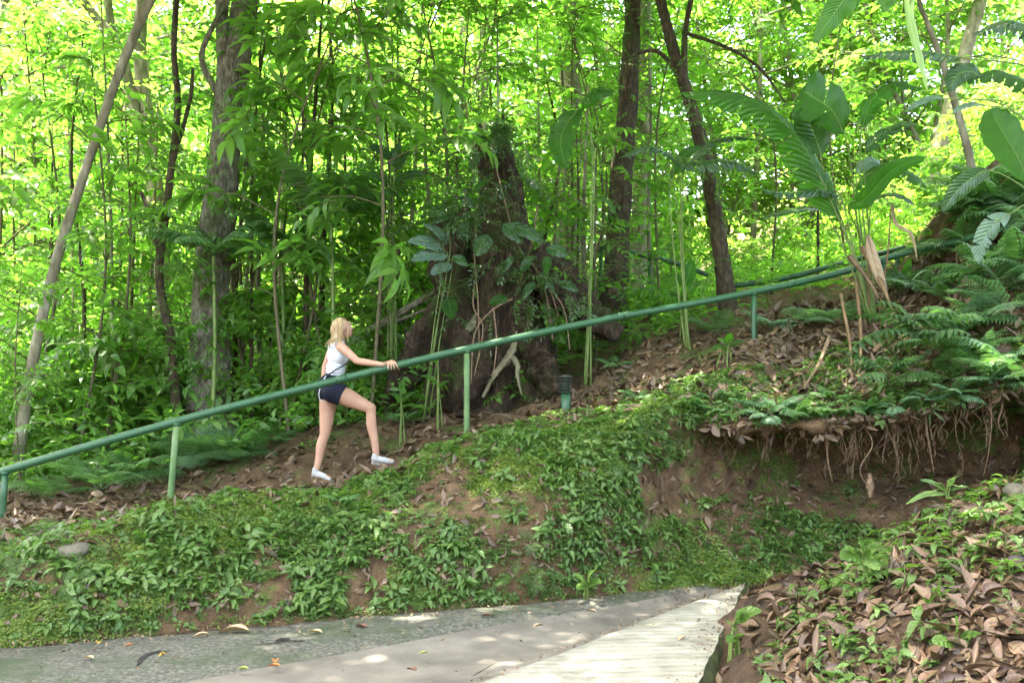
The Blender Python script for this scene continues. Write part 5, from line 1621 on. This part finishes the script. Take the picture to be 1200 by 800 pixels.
WD = 10.55
feet = at(375, 558, WD)
wp = thing('person', 'blond woman in white tank top and navy shorts climbing beside the handrail', 'person', feet)
B = lambda u, v, d=0.0: np.array(list(at(u, v, WD + d) - feet))
neck = B(396, 402, .08); headc = B(401.5, 384.5, .07)
shR = B(401, 407, -.09); shL = B(391, 404, .22)
elR = B(419, 423, -.20); wrR = B(448, 427, -.30)
elL = B(381, 430, .24); wrL = B(379, 452, .20)
hipR = B(390, 458, -.01); hipL = B(386, 458, .17)
knR = B(434, 478, -.02); anR = B(441, 532, .02)
knL = B(381, 507, .14); anL = B(371, 549, .10)
pelv = B(388, 452, .08); waist = B(393, 434, .08); chest = B(396, 416, .08)
fdir = np.array([.94, .34, 0])           # where the body faces
ldir = np.array([-.34, .94, 0])
g = [ell(chest, (.105, .150, .13), np.stack([fdir, ldir, [0, 0, 1]], 1)), ell(waist, (.088, .118, .14), np.stack([fdir, ldir, [0, 0, 1]], 1)),
     ell(pelv, (.115, .155, .11), np.stack([fdir, ldir, [0, 0, 1]], 1)), ell(pelv + [-.03, 0, -.04], (.11, .14, .10)),
     cap(neck + [0, 0, -.06], .060, headc + [-.012, 0, -.03], .047), cap(shR + (shL - shR) * .1, .052, neck + [0, 0, -.01], .045), cap(shL, .052, neck + [0, 0, -.01], .045),
     cap(shR, .052, shL, .052)]
g.append(limb([shR, shR + (elR - shR) * .35, elR, elR + (wrR - elR) * .3, wrR], [.050, .046, .037, .038, .024]))
g.append(limb([shL, elL, elL + (wrL - elL) * .3, wrL], [.048, .036, .036, .024]))
g.append(limb([hipR, hipR + (knR - hipR) * .4, knR + (hipR - knR) * .15, knR, knR + (anR - knR) * .12], [.108, .095, .068, .060, .052]))
cR = knR + (anR - knR) * .35
g.append(limb([knR + (anR - knR) * .1, cR + [-.012, 0, 0], knR + (anR - knR) * .7, anR], [.052, .055, .042, .034]))
g.append(limb([hipL, hipL + (knL - hipL) * .4, knL, knL + (anL - knL) * .12], [.105, .090, .058, .050]))
cL = knL + (anL - knL) * .35
g.append(limb([knL, cL + [-.012, 0, 0], knL + (anL - knL) * .7, anL], [.050, .055, .042, .034]))
# feet
for an, fd in ((anR, np.array([.98, .1, -.12])), (anL, np.array([.9, -.3, -.28]))):
    fd = fd / np.linalg.norm(fd)
    g.append(limb([an + [0, 0, -.01], an + [-.01, 0, -.05], an + fd * .16 + [0, 0, -.05]], [.032, .034, .024]))
# head
hf = np.array([.90, .36, .18]); hf /= np.linalg.norm(hf)
hs = np.cross([0, 0, 1], hf); hs /= np.linalg.norm(hs)     # her left
hu = np.cross(hf, hs)
H = lambda f, s, u: headc + hf * f + hs * s + hu * u
HR = np.stack([hf, hs, hu], 1)
g += [ell(H(-.008, 0, .012), (.094, .074, .096), HR), ell(H(.028, 0, -.045), (.058, .054, .062), HR), ell(H(.058, 0, -.085), (.024, .026, .020), HR),
      ell(H(.070, 0, .035), (.026, .05, .03), HR), cap(H(.082, 0, .015), .009, H(.106, 0, -.016), .013), ell(H(.070, .030, -.025), (.022, .022, .02), HR), ell(H(.070, -.030, -.025), (.022, .022, .02), HR),
      ell(H(-.005, .076, -.005), (.018, .008, .030), HR), ell(H(-.005, -.076, -.005), (.018, .008, .030), HR), ell(H(.084, 0, -.052), (.014, .022, .008), HR), ell(H(.080, 0, -.066), (.014, .019, .008), HR)]
# right hand closed over the rail
RP = [np.array(list(at(*p) - feet)) for p in RAIL]
rl = smooth_path(RP, 600)
i0 = int(np.argmin(np.linalg.norm(rl - B(459, 428, -.3), axis=1)))
rc = rl[i0]; rt = nrm(rl[i0 + 4] - rl[i0 - 4])
rn_ = nrm(np.cross(rt, [0, 1, 0])) ; rn_ = rn_ if rn_[2] > 0 else -rn_       # up, square to the rail
rb = np.cross(rt, rn_); rb = rb if rb[1] > 0 else -rb                        # away from the camera
rr_ = .042
ring_pt = lambda a, s, rad: rc + rt * s + (rn_ * math.cos(a) - rb * math.sin(a)) * rad     # a = 0 top, + towards the camera
g.append(limb([wrR, ring_pt(-.9, -.03, rr_ + .030), ring_pt(-.3, .012, rr_ + .016)], [.025, .027, .018]))
g.append(limb([wrR, ring_pt(-1.0, -.05, rr_ + .024), ring_pt(-.3, -.022, rr_ + .016)], [.022, .024, .017]))
for j, (s, ln) in enumerate(((-.030, .85), (-.010, 1.0), (.011, 1.05), (.031, .95))):
    pts = [ring_pt(a * ln, s * (1 + .25 * a), rr_ + .010) for a in (-.35, .35, 1.05, 1.75, 2.3)]
    g.append(limb(pts, [.0105, .0098, .0092, .0085, .0075]))
g.append(limb([ring_pt(-1.1, .0, rr_ + .018), ring_pt(-1.5, .035, rr_ + .012), ring_pt(-2.1, .055, rr_ + .011), ring_pt(-2.7, .065, rr_ + .010)], [.014, .012, .010, .009]))
# left hand, relaxed beside the thigh
hd = nrm(wrL - elL); hx = nrm(np.cross(hd, ldir)); 
g.append(limb([wrL, wrL + hd * .045, wrL + hd * .08], [.023, .026, .023]))
for j, (s, ln) in enumerate(((-.026, .9), (-.009, 1.0), (.009, 1.05), (.026, .95))):
    b0 = wrL + hd * .085 + hx * s
    g.append(limb([b0, b0 + (hd * .032 + ldir * -.006) * ln, b0 + (hd * .055 + ldir * -.022) * ln, b0 + (hd * .068 + ldir * -.040) * ln], [.0095, .009, .0083, .007]))
b0 = wrL + hd * .03 + hx * .022
g.append(limb([b0, b0 + hd * .03 + hx * .018, b0 + hd * .06 + hx * .018], [.012, .010, .008]))
body = solid('body', join(g), 'skin', wp, .0062, 2)
body['label'] = 'bare arms and legs, right hand on the rail'

FR_ = np.stack([fdir, ldir, [0, 0, 1]], 1)
tk = [ell(chest + [0, 0, -.005], (.116, .160, .128), FR_), ell(waist + [0, 0, .015], (.099, .130, .13), FR_), ell(chest + fdir * .05 - ldir * .06 + [0, 0, -.01], (.068, .062, .062), FR_),
      ell(chest + fdir * .05 + ldir * .06 + [0, 0, -.01], (.068, .062, .062), FR_)]
for s in (-1, 1):
    tk.append(limb([chest + ldir * s * .085 + fdir * .05 + [0, 0, .08], chest + ldir * s * .095 + [-.01, 0, .150], chest + ldir * s * .08 - fdir * .06 + [0, 0, .09]], [.035, .030, .038]))
for k in range(5):      # soft cloth folds round the waist
    z = -.03 - k * .035
    tk.append(ell(waist + [0, 0, z + .075] + fdir * random.uniform(-.006, .006), (.1035, .134, .013), FR_))
solid('tank_top', join(tk), 'tank', wp, .0065, 2)
sh = [ell(pelv + [0, 0, .02], (.130, .170, .12), FR_), ell(pelv + [-.03, 0, -.035], (.128, .158, .118)), ell(hipR, (.124, .124, .124)), ell(hipL, (.12, .12, .12)), ell(waist + [0, 0, -.09], (.105, .135, .05), FR_),
      cap(hipR, .124, hipR + (knR - hipR) * .27, .116, cut=True), cap(hipL, .12, hipL + (knL - hipL) * .22, .115, cut=True)]
sh_o = solid('shorts', join(sh), 'navy', wp, .0065, 2)
obj('waistband', tube([waist + fdir * .108 * math.cos(a) + ldir * .138 * math.sin(a) + [0, 0, -.058] for a in np.linspace(0, 2 * PI, 13)], [.006, .006], n=6, seg=40), 'navy', sh_o)
sp = [hipL - ldir * .28 + fdir * -.08 + [0, 0, .14], hipL - ldir * .295 + fdir * -.09 + [0, 0, .04], B(374.5, 462, -.05), B(375.5, 470, -.04)]
obj('side_stripe', tube([B(382, 440, -.03), B(377, 450, -.055), B(374, 460, -.05), B(374.5, 467, -.04), B(378, 470, -.035)], [.005, .005], n=5, seg=24), 'white_trim', sh_o)
obj('strap', tube([B(383, 441, -.045), B(392, 434, -.075), B(401, 429, -.07), B(409, 424, -.03)], [.007, .007], n=6, seg=20, flat=.5), 'navy', wp)
for an, fd, lb in ((anR, np.array([.98, .1, -.12]), 1), (anL, np.array([.9, -.3, -.28]), 2)):
    fd = fd / np.linalg.norm(fd)
    so_ = solid('shoe', join([limb([an + [-.018, 0, -.045], an + fd * .07 + [0, 0, -.052], an + fd * .165 + [0, 0, -.06]], [.036, .036, .027]), limb([an + [-.012, 0, -.03], an + [-.008, 0, -.008]], [.037, .037])]),
                'shoe_cloth', wp, .006, 2)
    obj('sole', tube([an + [-.05, 0, -.078], an + fd * .07 + [0, 0, -.083], an + fd * .185 + [0, 0, -.080]], [.026, .036, .020], n=12, seg=12, flat=.3), 'litter_shoe', so_)
# hair
hg = [ell(H(-.026, 0, .028), (.090, .080, .090), HR), ell(H(-.055, 0, -.01), (.062, .078, .085), HR)]
hm = solid('hair', join(hg), 'hair', wp, .007, 2)
ht = []
rh = random.Random(2)
for i in range(120):
    a = rh.uniform(-1.55, 1.55)      # round the back of the head, 0 = straight back
    r0 = .080 + rh.uniform(-.006, .012)
    sx, sy = -math.cos(a) * r0, math.sin(a) * r0
    top_ = H(sx * .35 + .01, sy * .4, .110); mid_ = H(sx * 1.05 - .02, sy * 1.10, .03); low = H(sx * 1.0 - .035, sy * 1.10, -.065)
    L2 = rh.uniform(.10, .19)
    end = low + np.array([-.02 + rh.gauss(0, .025), rh.gauss(0, .02), -L2 * .7]) 
    ht.append(tube([top_, mid_, low, end], [.006, .011, .010, .003], n=6, seg=14, cap=False))
for i in range(4):     # loose locks in front of the ears
    s = rh.choice((-1, 1))
    ht.append(tube([H(.02, s * .03, .112), H(.055, s * .070, .05), H(.028, s * .082, -.04), H(.012 + rh.gauss(0, .008), s * .080, -.115 - rh.uniform(0, .04))], [.004, .006, .005, .002], n=5, seg=12, cap=False))
obj('locks', join(ht), 'hair', hm)
for s in (-1, 1):
    e = obj('eye', ell(H(.081, s * .031, .006), (.009, .013, .008), HR, 8), 'white_trim', wp)
    obj('iris', ell(H(.0885, s * .031, .006), (.003, .006, .006), HR, 6), 'dark_face', e)
    obj('eyebrow', tube([H(.084, s * .048, .026), H(.094, s * .032, .032), H(.094, s * .016, .028)], [.0025, .003, .002], n=5, seg=8), 'dark_face', wp)
obj('mouth', ell(H(.0945, 0, -.058), (.006, .021, .007), HR, 8), 'lip', wp)
#--END--
# ------------------------------------------------------------------ camera, light, render
cam = bpy.data.cameras.new('camera')
cam.lens = 35; cam.sensor_width = 36; cam.clip_end = 500; cam.clip_start = 0.05
co = bpy.data.objects.new('camera', cam); col.objects.link(co)
co.location = CAM; co.rotation_euler = (PI / 2 + PITCH, 0, 0)
sc.camera = co
SUN = Vector((-0.30, 0.06, 1.15)).normalized()
elev = math.asin(SUN.z); azi = math.atan2(SUN.x, SUN.y)
w = bpy.data.worlds.new('World'); sc.world = w; w.use_nodes = True
nt = w.node_tree; nt.nodes.clear()
wo = nt.nodes.new('ShaderNodeOutputWorld'); bg = nt.nodes.new('ShaderNodeBackground'); sky = nt.nodes.new('ShaderNodeTexSky')
sky.sky_type = 'NISHITA'; sky.sun_disc = False; sky.sun_elevation = elev; sky.sun_rotation = azi
sky.dust_density = 6.0; sky.air_density = 1.0; sky.ozone_density = 0.4
bg.inputs[1].default_value = 0.15
nt.links.new(sky.outputs[0], bg.inputs[0]); nt.links.new(bg.outputs[0], wo.inputs[0])
sl = bpy.data.lights.new('sun', 'SUN'); sl.energy = 3.6; sl.angle = math.radians(0.55); sl.color = (1, .965, .91)
so = bpy.data.objects.new('sun', sl); col.objects.link(so)
so.rotation_euler = SUN.to_track_quat('Z', 'Y').to_euler()
sc.view_settings.view_transform = 'Standard'; sc.view_settings.look = 'None'
sc.view_settings.exposure = 4.0; sc.view_settings.gamma = 1
sc.view_settings.use_white_balance = True
sc.view_settings.white_balance_temperature = 7300
cy = sc.cycles
sc.render.engine = 'CYCLES'
cy.max_bounces = 8; cy.diffuse_bounces = 4; cy.glossy_bounces = 2; cy.transmission_bounces = 5
cy.use_denoising = True
cy.use_adaptive_sampling = True
cy.adaptive_threshold = 0.02
cy.sample_clamp_indirect = 6
